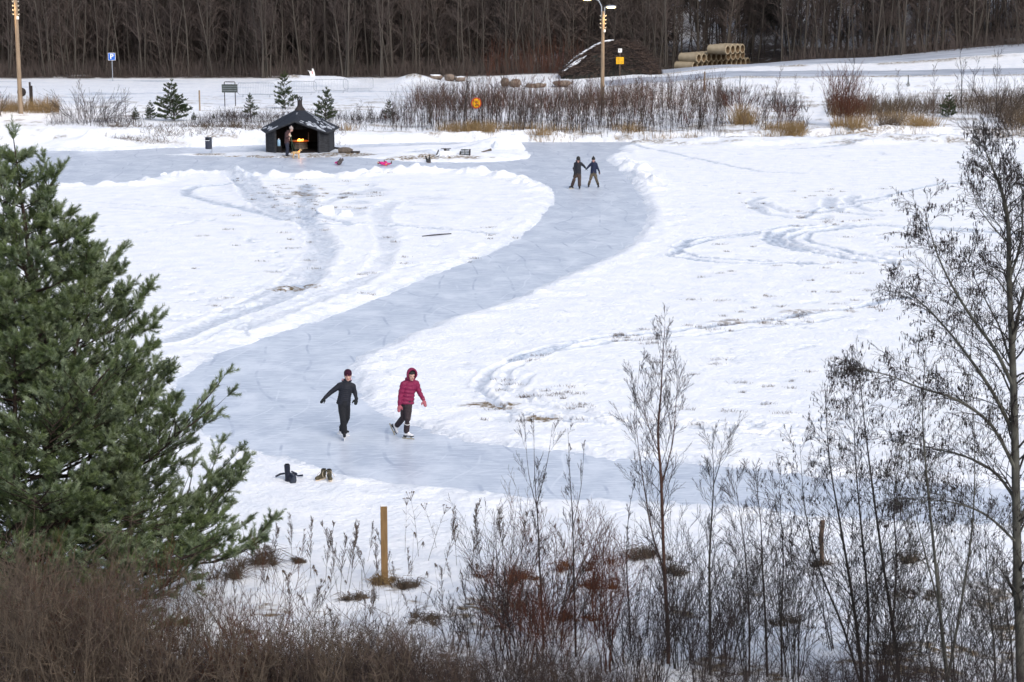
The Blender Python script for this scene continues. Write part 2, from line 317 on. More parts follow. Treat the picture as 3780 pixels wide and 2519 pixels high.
def ice_mat():
    m = bpy.data.materials.new('skated_ice'); m.use_nodes = True; n = m.node_tree.nodes; l = m.node_tree.links
    b = n['Principled BSDF']; b.inputs['Roughness'].default_value = .36; b.inputs['Specular IOR Level'].default_value = .42
    tc = n.new('ShaderNodeTexCoord')
    def noise(s, d, st, rot=0):
        z = n.new('ShaderNodeTexNoise'); z.inputs['Scale'].default_value = s; z.inputs['Detail'].default_value = d; z.inputs['Roughness'].default_value = .6
        mp = n.new('ShaderNodeMapping'); mp.inputs['Scale'].default_value = st; mp.inputs['Rotation'].default_value = (0, 0, rot)
        l.new(tc.outputs['Object'], mp.inputs[0]); l.new(mp.outputs[0], z.inputs['Vector']); return z.outputs['Fac']
    def ramp(f, a, bb, ca, cb):
        r = n.new('ShaderNodeValToRGB'); r.color_ramp.elements[0].position = a; r.color_ramp.elements[1].position = bb
        r.color_ramp.elements[0].color = (*ca, 1); r.color_ramp.elements[1].color = (*cb, 1); l.new(f, r.inputs[0]); return r.outputs[0]
    def mix(f, a, c, fac=None):
        x = n.new('ShaderNodeMix'); x.data_type = 'RGBA'
        l.new(f, x.inputs[0]); l.new(a, x.inputs[6]); l.new(c, x.inputs[7]); return x.outputs[2]
    base = ramp(noise(.5, 7, (1, 1, 1)), .35, .65, (.43, .48, .575), (.555, .605, .685))
    def val(c):
        r = n.new('ShaderNodeRGB'); r.outputs[0].default_value = (*c, 1); return r.outputs[0]
    white = val((.71, .75, .825)); dark = val((.30, .35, .46))
    for i, (rot, w) in enumerate([(.9, .55), (-.55, .5), (1.35, .45), (.3, .5)]):
        s = ramp(noise(3.4, 6, (.38, 2.4, 1), rot), .55, .63, (0, 0, 0), (w, w, w)); base = mix(s, base, white)
        s = ramp(noise(3.0, 6, (.42, 3.0, 1), rot + .35), .60, .68, (0, 0, 0), (w * .9, w * .9, w * .9)); base = mix(s, base, dark)
    fr = ramp(noise(.8, 8, (1, .7, 1), .6), .47, .66, (0, 0, 0), (.8, .8, .8)); base = mix(fr, base, white)
    for i, (sc_, rot) in enumerate([(.30, .3), (.22, 1.4), (.41, -.6)]):
        wv = n.new('ShaderNodeTexWave'); wv.wave_type = 'RINGS' if i else 'BANDS'; wv.inputs['Scale'].default_value = sc_; wv.inputs['Distortion'].default_value = 14; wv.inputs['Detail'].default_value = 2; wv.inputs['Detail Scale'].default_value = .35
        mp = n.new('ShaderNodeMapping'); mp.inputs['Rotation'].default_value = (0, 0, rot); mp.inputs['Location'].default_value = (7 * i, 31 - 40 * i, 0); l.new(tc.outputs['Object'], mp.inputs[0]); l.new(mp.outputs[0], wv.inputs['Vector'])
        s = ramp(wv.outputs['Fac'], .985, .998, (0, 0, 0), (.7, .7, .7)); mk = ramp(noise(.6 + .2 * i, 3, (1, 1, 1), rot), .45, .6, (0, 0, 0), (1, 1, 1))
        mm = n.new('ShaderNodeMath'); mm.operation = 'MULTIPLY'; l.new(s, mm.inputs[0]); l.new(mk, mm.inputs[1]); base = mix(mm.outputs[0], base, dark if i == 1 else white)
    l.new(base, b.inputs['Base Color'])
    bp = n.new('ShaderNodeBump'); bp.inputs['Strength'].default_value = .5; bp.inputs['Distance'].default_value = .01
    l.new(noise(3, 6, (.4, 2.2, 1), .4), bp.inputs['Height']); l.new(bp.outputs[0], b.inputs['Normal'])
    return m
M = dict(
 ground=ground_mat(), ice=ice_mat(),
 snow=mat('snow_cap', (.82, .85, .9), .8, .05, 5, .3),
 slush=mat('slushy_road', (.30, .335, .40), .5, .2, .9, .3, col2=(.58, .62, .70), stretch=(.25, 1.6, 1)),
 needles=mat('pine_needles', (.06, .092, .036), .55, 0, 3, 0, col2=(.155, .20, .082)),
 needles_blue=mat('pine_needles_pale', (.11, .152, .085), .55, 0, 3, 0, col2=(.28, .335, .205)),
 needles_far=mat('far_pine_needles', (.03, .052, .022), .6, 0, 1.2, 0, col2=(.075, .095, .04)),
 pbark=mat('pine_bark', (.04, .028, .022), .9, .4, 9, .6), bark=mat('grey_bark', (.038, .034, .03), .9, .4, 12, .4),
 alder=mat('alder_bark', (.045, .042, .036), .9, 0, 9, .5, col2=(.13, .13, .11), stretch=(1, 1, .5)),
 twig=mat('dark_twigs', (.038, .028, .026), .85, .35, 3), ttwig=mat('thicket_twigs', (.095, .068, .056), .9, .45, 5), redtwig=mat('red_twigs', (.095, .035, .02), .85, .35, 2),
 birch=mat('brown_birch_bark', (.075, .04, .03), .8, .4, 6), cone=mat('alder_cones', (.022, .014, .014), .8, .3, 20),
 ftrunk=mat('wood_trunks', (.052, .046, .040), .9, 0, .6, 0, col2=(.095, .084, .073), stretch=(1, 1, .15)),  # haze of the wood is put into the low-contrast trunk and twig tones
 ftwig=mat('wood_twigs', (.056, .046, .044), .9, 0, .15, 0, col2=(.12, .094, .084)),
 fdark=mat('spruce_dark', (.03, .032, .028), .9, .4, .6),
 drygrass=mat('dry_grass', (.17, .11, .05), .85, 0, 2, 0, col2=(.34, .24, .12)), brown=mat('brown_scrub', (.04, .031, .024), .85, 0, 7, 0, col2=(.18, .138, .10)),
 redgrass=mat('reddish_dead_grass', (.10, .04, .015), .85, 0, 6, .5, col2=(.2, .085, .035)), weed=mat('dry_weed', (.085, .058, .04), .85, .4, 4),
 wood=mat('planed_post_wood', (.22, .135, .06), .75, .2, 6, .3, stretch=(6, 6, .6)), oldwood=mat('weathered_wood', (.13, .09, .065), .85, .35, 5, .4, stretch=(4, 4, .5)),
 pole=mat('lamp_pole_wood', (.26, .195, .135), .85, .2, 3, .2, stretch=(3, 3, .3)), darkpost=mat('dark_post', (.035, .03, .03), .8, .3, 4),
 tar=mat('tarred_boards', (.03, .032, .038), .75, .4, 4, .3, stretch=(1, 1, 3)), felt=mat('roof_felt', (.022, .026, .036), .9, .35, 12, .4), inner=mat('black_boards', (.012, .012, .014), .9, .3, 5),  # inner: near-black boards for the inside of the hut
 steel=mat('galvanised_steel', (.33, .36, .41), .5, .15, 6, metal=.3), grey=mat('grey_plastic', (.035, .042, .06), .5, .2, 20, .1), hole=mat('black_opening', (.006, .006, .007), .9, .1, 3),
 board=mat('dark_notice_board', (.05, .062, .06), .6, .2, 3), blue=mat('sign_blue', (.015, .12, .55), .5, .05, 3), white=mat('sign_white', (.8, .8, .8), .5, .04, 3),
 yellow=mat('sign_yellow', (.75, .40, .005), .5, .12, 6), red=mat('sign_red', (.60, .05, .01), .5, .08, 3), black=mat('sign_black', (.02, .02, .02), .6, .1, 3),
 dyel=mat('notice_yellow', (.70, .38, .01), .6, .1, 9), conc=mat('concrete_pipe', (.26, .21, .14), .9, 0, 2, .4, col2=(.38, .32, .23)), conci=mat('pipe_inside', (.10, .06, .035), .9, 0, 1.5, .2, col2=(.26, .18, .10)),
 rock=mat('boulder', (.12, .09, .07), .9, 0, 3, .7, col2=(.25, .20, .165)), skin=mat('skin', (.55, .33, .27), .6, .05, 9), lips=mat('lips', (.4, .12, .1), .6, .05, 9), eye=mat('dark_eye', (.03, .02, .02), .4, .1, 9),
 hair=mat('hair', (.08, .05, .03), .8, .2, 20), jblack=mat('black_padded_cloth', (.016, .018, .026), .7, .3, 25, .2), jred=mat('burgundy_padded_cloth', (.20, .014, .06), .55, .15, 20, .2),
 pants=mat('black_trousers', (.014, .015, .019), .8, .3, 25, .2), pbrown=mat('brown_black_trousers', (.038, .028, .032), .8, .3, 20, .2), maroon=mat('maroon_knit', (.036, .007, .020), .9, .3, 40, .4),
 mitt=mat('black_mitten', (.014, .017, .019), .8, .3, 25), pinkmitt=mat('dusty_pink_knit', (.36, .11, .135), .9, .15, 40, .3), pink=mat('pale_pink_lining', (.62, .40, .48), .8, .1, 9),
 skate=mat('white_skate_leather', (.72, .72, .74), .45, .05, 9), blackboot=mat('black_boot', (.018, .018, .02), .5, .3, 15), blade=mat('steel_blade', (.45, .45, .47), .3, .1, 9, metal=.6), sole=mat('skate_sole', (.02, .02, .02), .5, .1, 9),
 tanblade=mat('worn_blade', (.38, .35, .28), .4, .1, 9), refl=mat('reflective_tape', (.8, .8, .8), .4, .03, 9),
 navy=mat('navy_jacket', (.014, .02, .05), .7, .3, 20, .2), camo=mat('camouflage_trousers', (.014, .018, .014), .8, 0, 11, 0, col2=(.17, .135, .095)), browncam=mat('dark_brown_trousers', (.028, .02, .018), .8, 0, 14, 0, col2=(.09, .065, .055)),
 knit=mat('grey_knit', (.34, .29, .28), .95, .2, 40, .3), coat=mat('brown_down_coat', (.06, .032, .034), .8, .25, 20, .2), cream=mat('cream_wool', (.6, .55, .42), .9, .1, 20), jeans=mat('dark_jeans', (.025, .03, .05), .85, .3, 20),
 dog=mat('tan_fur', (.42, .26, .12), .95, 0, 14, .5, col2=(.62, .42, .22)), collar=mat('lit_collar', (.9, .2, .02), .5, .05, 5, emit=((1, .16, .01), 6)), oldins=mat('old_insulator', (.34, .33, .29), .5, .1, 9), thinsnow=mat('thin_grey_snow', (.20, .22, .26), .8, 0, 6, .2, col2=(.62, .66, .73)), leash=mat('green_leash', (.05, .09, .055), .8, .2, 9),
 flame=mat('flames', (1, .4, .05), .5, .05, 5, emit=((1, .38, .05), 7)), ember=mat('embers', (.6, .12, .02), .8, .3, 8, emit=((1, .15, .02), .22)), lampglow=mat('lit_lamp_glass', (1, .9, .6), .4, .02, 3, emit=((1, .74, .28), 9)),
 ltblue=mat('pale_blue_plastic', (.28, .45, .62), .5, .05, 6), kpink=mat('pink_snowsuit', (.55, .03, .20), .7, .15, 9, .1), kwhite=mat('white_patch_cloth', (.7, .66, .7), .8, .05, 9), kdark=mat('patterned_grey_trousers', (.02, .02, .03), .8, 0, 18, 0, col2=(.16, .14, .13)),
 kbrown=mat('brown_winter_boot', (.09, .045, .03), .7, .3, 20), orange=mat('orange_cloth', (.75, .12, .03), .7, .1, 9), kgrey=mat('dark_grey_cloth', (.045, .045, .045), .8, .3, 20), olive=mat('olive_boot_suede', (.075, .065, .042), .8, .3, 18, .3),
 lace=mat('pale_boot_sole', (.60, .50, .38), .7, .1, 9), rubber=mat('blue_black_boot', (.012, .016, .03), .45, .3, 15, .1), graffiti=mat('red_paint', (.6, .03, .03), .6, .1, 5), log=mat('firewood_bark', (.12, .10, .085), .9, .35, 9, .5), logend=mat('log_end', (.30, .20, .11), .9, .2, 9))
# camouflage: blocky
# ------------------------------------------------------------------ object helpers
def link(o): COL.objects.link(o); return o
def mesh_obj(name, v, f, mats, parent=None, smooth=False, mi=None):
    me = bpy.data.meshes.new(name)
    v = np.asarray(v, dtype=np.float32)
    if isinstance(f, np.ndarray):
        k = f.shape[1]; nf = len(f)
        me.vertices.add(len(v)); me.vertices.foreach_set('co', v.ravel())
        me.loops.add(nf * k); me.loops.foreach_set('vertex_index', f.astype(np.int32).ravel())
        me.polygons.add(nf); me.polygons.foreach_set('loop_start', np.arange(nf, dtype=np.int32) * k)
        if mi is not None: me.polygons.foreach_set('material_index', np.asarray(mi, dtype=np.int32))
        me.update(calc_edges=True)
    else:
        me.from_pydata(v.tolist(), [], [tuple(int(q) for q in x) for x in f]); 
        if mi is not None:
            for p, q in zip(me.polygons, mi): p.material_index = q
    for m in (mats if isinstance(mats, (list, tuple)) else [mats]): me.materials.append(m)
    if smooth: me.polygons.foreach_set('use_smooth', np.ones(len(me.polygons), bool))
    o = link(bpy.data.objects.new(name, me))
    if parent: o.parent = parent
    return o
def tag(o, label=None, cat=None, group=None, kind=None):
    if label: o['label'] = label
    if cat: o['category'] = cat
    if group: o['group'] = group
    if kind: o['kind'] = kind
    return o
def thing(name, label, cat, loc=(0, 0, 0), rz=0, group=None):
    o = link(bpy.data.objects.new(name, None)); o.location = loc; o.rotation_euler = (0, 0, rz); o.empty_display_size = .3
    return tag(o, label, cat, group)
def dup(root, loc, rz=0, sc=1, label=None, group=None):
    r = root.copy(); link(r); r.location = loc; r.rotation_euler = (0, 0, rz); r.scale = (sc, sc, sc) if not isinstance(sc, tuple) else sc
    if label: r['label'] = label
    if group: r['group'] = group
    for ch in root.children:
        c = ch.copy(); link(c); c.parent = r
        for g in ch.children:
            d = g.copy(); link(d); d.parent = c
    return r
class MB:
    def __init__(s): s.v = []; s.f = []; s.mi = []; s.m = 0
    def add(s, v, f):
        b = len(s.v); s.v += [tuple(q) for q in v]; s.f += [tuple(i + b for i in q) for q in f]; s.mi += [s.m] * len(f); return s
    def box(s, c, d, rz=0, mtx=None):
        hx, hy, hz = d[0] / 2, d[1] / 2, d[2] / 2
        v = [Vector((x, y, z)) for x in (-hx, hx) for y in (-hy, hy) for z in (-hz, hz)]
        if rz: q = Matrix.Rotation(rz, 3, 'Z'); v = [q @ p for p in v]
        if mtx: v = [mtx @ p for p in v]
        v = [p + Vector(c) for p in v]
        return s.add(v, [(0, 1, 3, 2), (4, 6, 7, 5), (0, 4, 5, 1), (2, 3, 7, 6), (0, 2, 6, 4), (1, 5, 7, 3)])
    def tube(s, pts, rs, n=8, cap=True):
        pts = [Vector(p) for p in pts]; rs = rs if isinstance(rs, (list, tuple)) else [rs] * len(pts)
        rings = []; up = Vector((.13, .31, 1)).normalized()
        for i, p in enumerate(pts):
            d = (pts[min(i + 1, len(pts) - 1)] - pts[max(i - 1, 0)]).normalized()
            a = d.cross(up if abs(d.dot(up)) < .95 else Vector((1, 0, 0))).normalized(); b = d.cross(a)
            rings.append([p + (a * math.cos(t) + b * math.sin(t)) * rs[i] for t in [2 * math.pi * k / n for k in range(n)]])
        v = [q for r in rings for q in r]; f = []
        for i in range(len(rings) - 1):
            for k in range(n): f.append((i * n + k, i * n + (k + 1) % n, (i + 1) * n + (k + 1) % n, (i + 1) * n + k))
        if cap: f.append(tuple(range(n - 1, -1, -1))); f.append(tuple(range((len(rings) - 1) * n, len(rings) * n)))
        return s.add(v, f)
    def ell(s, c, r, mtx=None, n=12, m=8):
        c = Vector(c); r = r if isinstance(r, (tuple, list)) else (r, r, r); v = []; f = []
        v.append(Vector((0, 0, r[2])))
        for i in range(1, m):
            t = math.pi * i / m
            for k in range(n):
                a = 2 * math.pi * k / n; v.append(Vector((r[0] * math.sin(t) * math.cos(a), r[1] * math.sin(t) * math.sin(a), r[2] * math.cos(t))))
        v.append(Vector((0, 0, -r[2])))
        for k in range(n): f.append((0, 1 + k, 1 + (k + 1) % n))
        for i in range(m - 2):
            for k in range(n): a = 1 + i * n + k; b = 1 + i * n + (k + 1) % n; f.append((a, a + n, b + n, b))
        L = len(v) - 1
        for k in range(n): f.append((L, 1 + (m - 2) * n + (k + 1) % n, 1 + (m - 2) * n + k))
        if mtx: v = [mtx @ p for p in v]
        return s.add([p + c for p in v], f)
    def loft(s, rings, n=16):           # rings: (center, rx, ry, yaw)
        v = []; f = []
        for c, rx, ry, yaw in rings:
            for k in range(n):
                a = 2 * math.pi * k / n; x = rx * math.cos(a); y = ry * math.sin(a)
                v.append((c[0] + x * math.cos(yaw) - y * math.sin(yaw), c[1] + x * math.sin(yaw) + y * math.cos(yaw), c[2]))
        for i in range(len(rings) - 1):
            for k in range(n): f.append((i * n + k, i * n + (k + 1) % n, (i + 1) * n + (k + 1) % n, (i + 1) * n + k))
        f.append(tuple(range(n - 1, -1, -1))); f.append(tuple(range((len(rings) - 1) * n, len(rings) * n)))
        return s.add(v, f)
    def build(s, name, mats, parent=None, smooth=False):
        return mesh_obj(name, s.v, s.f, mats, parent, smooth, s.mi)
    def fuse(s, name, m, parent=None, voxel=.014, it=3):      # one continuous skin round all shapes
        me = bpy.data.meshes.new('t'); me.from_pydata(s.v, [], s.f); o = link(bpy.data.objects.new('t', me))
        r = o.modifiers.new('r', 'REMESH'); r.mode = 'VOXEL'; r.voxel_size = voxel
        q = o.modifiers.new('s', 'SMOOTH'); q.iterations = it; q.factor = .5
        dg = bpy.context.evaluated_depsgraph_get(); nm = bpy.data.meshes.new_from_object(o.evaluated_get(dg))
        bpy.data.objects.remove(o); bpy.data.meshes.remove(me)
        nm.name = name; nm.materials.clear(); nm.materials.append(m)
        nm.polygons.foreach_set('use_smooth', np.ones(len(nm.polygons), bool))
        b = link(bpy.data.objects.new(name, nm))
        if parent: b.parent = parent
        return b
def segs_mesh(segs, sides=3):               # (n,8): p0 p1 r0 r1 -> verts, quads
    S = np.asarray(segs, dtype=np.float64); a = S[:, 0:3]; b = S[:, 3:6]; r0 = S[:, 6]; r1 = S[:, 7]
    d = b - a; L = np.linalg.norm(d, axis=1, keepdims=True) + 1e-9; d = d / L
    up = np.where(np.abs(d[:, 2:3]) > .9, np.array([[1., 0, 0]]), np.array([[0, 0, 1.]]))
    u = np.cross(d, up); u /= np.linalg.norm(u, axis=1, keepdims=True) + 1e-9; w = np.cross(d, u)
    n = len(S); V = np.empty((n, 2 * sides, 3))
    for k in range(sides):
        t = 2 * math.pi * k / sides; o = u * math.cos(t) + w * math.sin(t)
        V[:, k] = a + o * r0[:, None]; V[:, sides + k] = b + o * r1[:, None]
    base = (np.arange(n) * 2 * sides)[:, None]
    F = np.concatenate([base + np.array([[k, (k + 1) % sides, sides + (k + 1) % sides, sides + k]]) for k in range(sides)], 0)
    return V.reshape(-1, 3), F
def segs_obj(name, segs, m, parent=None, sides=3):
    v, f = segs_mesh(segs, sides); return mesh_obj(name, v, f, m, parent)
def rv(s=1.): return Vector((random.gauss(0, s), random.gauss(0, s), random.gauss(0, s)))
def grow(out, p, d, L, r, depth, nsub=5, spread=.6, up=.15, wob=.12, shrink=.55, nseg=5, tips=None, droop=0., start=.2):
    """a branch from p along d; adds segments, recurses"""
    p = Vector(p); d = Vector(d).normalized(); pts = [(p.copy(), d.copy(), r)]
    for i in range(nseg):
        d = (d + rv(wob) + Vector((0, 0, up - droop * (i / nseg)))).normalized(); q = p + d * (L / nseg); r1 = max(r * (1 - (i + 1) / (nseg + .6)), .0012)
        out.append((*p, *q, pts[-1][2], r1)); p = q; pts.append((p.copy(), d.copy(), r1))
    if tips is not None and depth <= 1: tips.append((p.copy(), d.copy()))
    if depth > 0:
        for k in range(nsub):
            t = start + (1 - start) * (k + random.random()) / nsub; i = min(int(t * nseg), nseg - 1); f = t * nseg - i
            a, da, ra = pts[i]; b = pts[i + 1][0]; q = a.lerp(b, f)
            side = da.cross(rv(1)).normalized(); dd = (da + side * spread * random.uniform(.7, 1.3)).normalized()
            grow(out, q, dd, L * shrink * (1.15 - t * .6) * random.uniform(.7, 1.2), ra * .55, depth - 1, max(2, int(nsub * .75)), spread, up, wob, shrink, max(2, nseg - 1), tips, droop, start)
def poly_branch(out, pts, r0, r1=.004, sub=None):
    n = len(pts); res = []
    for i in range(n - 1):
        a = r0 + (r1 - r0) * i / (n - 1); b = r0 + (r1 - r0) * (i + 1) / (n - 1); out.append((*pts[i], *pts[i + 1], a, b)); res.append((Vector(pts[i]), Vector(pts[i + 1]), a))
    return res
def seglist_mesh_local(segs, o):
    S = np.array(segs); S[:, 0:3] -= np.array(o); S[:, 3:6] -= np.array(o); return S
# ------------------------------------------------------------------ ground, ice, roads
def build_ground():
    us = np.concatenate([np.linspace(-3, -.42, 26), np.linspace(-.40, .40, 1000), np.linspace(.42, 3, 26)])
    ys = [-40, -25, -12, -4]; y = 0.
    while y < 26: ys.append(y); y += .5
    while y < 200: ys.append(y); y += max(.07, (.5 if y < 128 else .8) * y * y / 23900)
    while y < 420: ys.append(y); y += 3.
    ys = np.array(ys); Ygrid, U = np.meshgrid(ys, us, indexing='ij'); X = U * (np.abs(Ygrid) + 18)
    x = X.ravel(); yy = Ygrid.ravel()
    z, wet_shade, g, lit, _ = terrain(x, yy)
    V = np.stack([x, yy, z], 1); ny, nx = X.shape
    i = np.arange(ny - 1)[:, None] * nx + np.arange(nx - 1)[None, :]
    F = np.stack([i, i + 1, i + nx + 1, i + nx], -1).reshape(-1, 4)
    o = mesh_obj('snow_ground', V, F, M['ground'], smooth=True); tag(o, kind='structure')
    for k, a in (('wet_shade', wet_shade), ('grass', g), ('litter', lit)):
        at = o.data.attributes.new(k, 'FLOAT', 'POINT'); at.data.foreach_set('value', a.astype(np.float32))
build_ground()
def build_ice():
    us = np.linspace(-.9, .9, 60); ys = np.linspace(36, 131, 120); Y, U = np.meshgrid(ys, us, indexing='ij'); X = U * Y * .6
    V = np.stack([X.ravel(), Y.ravel(), np.zeros(X.size)], 1); nx = 60
    i = np.arange(119)[:, None] * nx + np.arange(59)[None, :]; F = np.stack([i, i + 1, i + nx + 1, i + nx], -1).reshape(-1, 4)
    tag(mesh_obj('ice_path', V, F, M['ice']), kind='structure')
build_ice()
def ribbon(name, line, w, m, lift=.06):
    pts = np.array(smooth_line(line, 14)); d = np.gradient(pts, axis=0); d /= np.linalg.norm(d, axis=1, keepdims=True); nrm = np.stack([-d[:, 1], d[:, 0]], 1)
    k = 9; V = []
    for j in range(k):
        t = (j / (k - 1) - .5) * w; q = pts + nrm * (t + .25 * (vnoise(pts[:, 0] * .6 + j // (k - 1) * 9, pts[:, 1] * .6) - .5) * (j in (0, k - 1)))[:, None]; z = terrain(q[:, 0], q[:, 1], False)
        V.append(np.stack([q[:, 0], q[:, 1], z], 1))
    V = np.stack(V, 1); z = V[:, :, 2]; n = len(pts)
    zs = z.copy()
    for it in range(4): zs[1:-1] = (zs[:-2] + zs[1:-1] + zs[2:]) / 3; zs[:, 1:-1] = (zs[:, :-2] + zs[:, 1:-1] + zs[:, 2:]) / 3
    V[:, :, 2] = np.maximum(zs, z) + lift
    V[:, 0, 2] -= lift + .12; V[:, -1, 2] -= lift + .12
    i = np.arange(n - 1)[:, None] * k + np.arange(k - 1)[None, :]; F = np.stack([i, i + 1, i + k + 1, i + k], -1).reshape(-1, 4)
    tag(mesh_obj(name, V.reshape(-1, 3), F, m, smooth=True), kind='structure')
ribbon('lower_road', ROADL, 6.0, M['slush'])
ribbon('upper_road', ROADU, 7.5, M['slush'])

# ------------------------------------------------------------------ the wood behind: single trees and the far mass
def wood_tree(h, lean=.05, ntw=26, dens=1.0, r=.11, two=False):
    tr = []; cr = []
    for s in range(2 if two else 1):
        p = Vector((s * .25, 0, -.3)); d = Vector((random.gauss(0, lean) + s * .08, random.gauss(0, lean), 1)).normalized(); n = 9; rr = r; nodes = []
        for i in range(n):
            d = (d + rv(.03) + Vector((0, 0, .05))).normalized(); q = p + d * (h / n); r1 = r * (1 - (i + 1) / (n + 1.5)); tr.append((*p, *q, rr, r1)); nodes.append((p.copy(), q.copy(), r1)); p = q; rr = r1
        for k in range(int(ntw * dens)):
            t = random.uniform(.10, 1) ** .8; i = min(int(t * n), n - 1); a, b, ra = nodes[i]; q = a.lerp(b, random.random())
            az = random.uniform(0, 6.28); el = random.uniform(.5, 1.15); dd = Vector((math.cos(az) * math.cos(el), math.sin(az) * math.cos(el), math.sin(el)))
            grow(cr, q, dd, random.uniform(1.2, 2.6) * (1.15 - .5 * t), ra * .28 + .012, 2 if t > .25 else 1, 5, .55, .06, .10, .55, 4)
    return tr, cr
WT = []
for i in range(9):
    tr, cr = wood_tree(random.uniform(12, 16), .075, 26, 1, random.choice((.07, .09, .12, .15)), i % 4 == 3)
    S = np.array(cr); S[:, 6:8] = np.maximum(S[:, 6:8], .009)
    root = thing('bare_tree', 'slender bare grey-brown tree at the front edge of the dense wood', 'tree', (0, 0, -500), group='bare trees along the front of the wood')
    segs_obj('trunk', tr, M['ftrunk'], root, 5); segs_obj('crown', S, M['ftwig'], root, 3); WT.append(root)
def wood_floor(px, Y): g = GY(px, Y); return g
cnt = 0
spots = []
for k in range(215):
    px = -60 + 2470 * ((k * .61803) % 1.0) + random.uniform(-8, 8); Y = random.uniform(186.5, 200) if k % 3 else random.uniform(186, 190)
    if 1530 < px < 1770 and Y < 193: Y = random.uniform(194, 203)
    if 1290 < px < 1500 and Y < 191: Y = random.uniform(192, 200)
    if px > 1740 and (random.random() < .3 or Y > 194): continue
    spots.append((px, Y))
for i, (px, Y) in enumerate(spots):
    g = GY(px, Y); src = WT[i % len(WT)]; s = random.uniform(.8, 1.15)
    if i < len(WT): src.location = g; src.rotation_euler = (0, 0, random.uniform(0, 6.28)); src.scale = (s,) * 3
    else: dup(src, g, random.uniform(0, 6.28), s)
# pale trunk clumps seen in front of the wood
for px, Y, sc in [(172 * 1.0 + 440, 184.6, .9), (615, 184.9, 1), (795, 185, 1.05), (808, 184.8, 1), (880, 184.6, .9), (630, 185, .85)]:
    d = dup(WT[3], GY(px, Y), random.uniform(0, 6), sc)
def far_wood():
    segs = []; tw = []
    def tree(x, y, h, r, z):
        d = np.array([rng.normal(0, .075), rng.normal(0, .075), 1.]); p = np.array([x, y, z - .3]); n = 4; nodes = []
        for i in range(n):
            dd = d + rng.normal(0, .03, 3); q = p + dd * h / n; segs.append((*p, *q, r * (1 - i / (n + .5)), r * (1 - (i + 1) / (n + .5)))); nodes.append((p, q)); p = q
        return nodes
    N = 3400; xs = rng.uniform(-70, 80, N * 2); ys = 188 + 75 * rng.random(N * 2) ** 1.25
    keep = rng.random(N * 2) < np.where(xs > 14, .62 - .48 * np.clip((ys - 198) / 12, 0, 1), 1.0) * np.clip(.45 + 2.6 * fbm(xs * .06, ys * .06, 2) + .35, .25, 1)
    xs = xs[keep][:N]; ys = ys[keep][:N]
    zs = terrain(xs, ys, False)
    TW = []
    for x, y, z in zip(xs, ys, zs):
        if 13 < x < 27 and y < 193: continue
        h = rng.uniform(9, 16); nd = tree(x, y, h, rng.uniform(.045, .13), z)
        k = 60 if y < 225 else 34
        t = rng.random(k) ** .85; i = np.minimum((t * 4).astype(int), 3); A = np.array([nd[j][0] for j in i]); B = np.array([nd[j][1] for j in i]); q = A + (B - A) * rng.random((k, 1))
        az = rng.uniform(0, 6.28, k); el = rng.uniform(.3, 1.2, k); L = rng.uniform(.8, 2.2, k)
        dd = np.stack([np.cos(az) * np.cos(el), np.sin(az) * np.cos(el), np.sin(el)], 1)
        e = q + dd * L[:, None]; TW.append(np.concatenate([q, e, np.full((k, 1), .028), np.full((k, 1), .012)], 1))
        for m_ in range(3):
            q2 = q + (e - q) * rng.uniform(.2, .9, (k, 1)); e2 = q2 + (dd + rng.normal(0, .45, (k, 3))) * (L * .5)[:, None]
            TW.append(np.concatenate([q2, e2, np.full((k, 1), .016), np.full((k, 1), .008)], 1))
    v1, f1 = segs_mesh(segs, 4); v2, f2 = segs_mesh(np.concatenate(TW), 3)
    o = mesh_obj('far_wood', np.concatenate([v1, v2]), np.concatenate([f1, f2 + len(v1)]), [M['ftrunk'], M['ftwig']], mi=np.concatenate([np.zeros(len(f1)), np.ones(len(f2))]))
    tag(o, 'dense leafless wood filling the hillside behind the road', 'wood', kind='stuff')
far_wood()
# dark spruces deep in the wood
def spruce_mesh(h, w):
    S = []
    S.append((0, 0, -.3, 0, 0, h, .12, .02))
    z = h * .08
    while z < h:
        L = w * (1 - z / h) ** .8 + .15
        for k in range(9):
            a = random.uniform(0, 6.28); e = (math.cos(a) * L * random.uniform(.7, 1.1), math.sin(a) * L, z - L * random.uniform(.1, .35)); S.append((0, 0, z, *e, .16, .05))
            for q in range(5):
                t = random.uniform(.25, 1); c = Vector(e) * t; c.z = z + (e[2] - z) * t; dd = Vector((random.gauss(0, .35), random.gauss(0, .35), -.22)); S.append((*c, *(c + dd), .07, .03))
        z += random.uniform(.28, .42)
    return S
SPR = []
for i in range(3):
    root = thing('dark_spruce', 'dark spruce standing among the bare trees inside the wood', 'tree', (0, 0, -500), group='dark spruces inside the wood')
    S = spruce_mesh(random.uniform(11, 15), random.uniform(1.7, 2.4)); segs_obj('trunk', S[:1], M['ftrunk'], root, 6); segs_obj('crown', S[1:], M['fdark'], root, 4); SPR.append(root)
sp = []
for k in range(55):
    px = random.uniform(-60, 1750) if k % 5 else random.uniform(1750, 2400); Y = random.uniform(203, 226); sp.append((px, Y))
for i, (px, Y) in enumerate(sp):
    g = GY(px, Y)
    if i < 3: SPR[i].location = g
    else: dup(SPR[i % 3], g, random.uniform(0, 6), random.uniform(.75, 1.15))
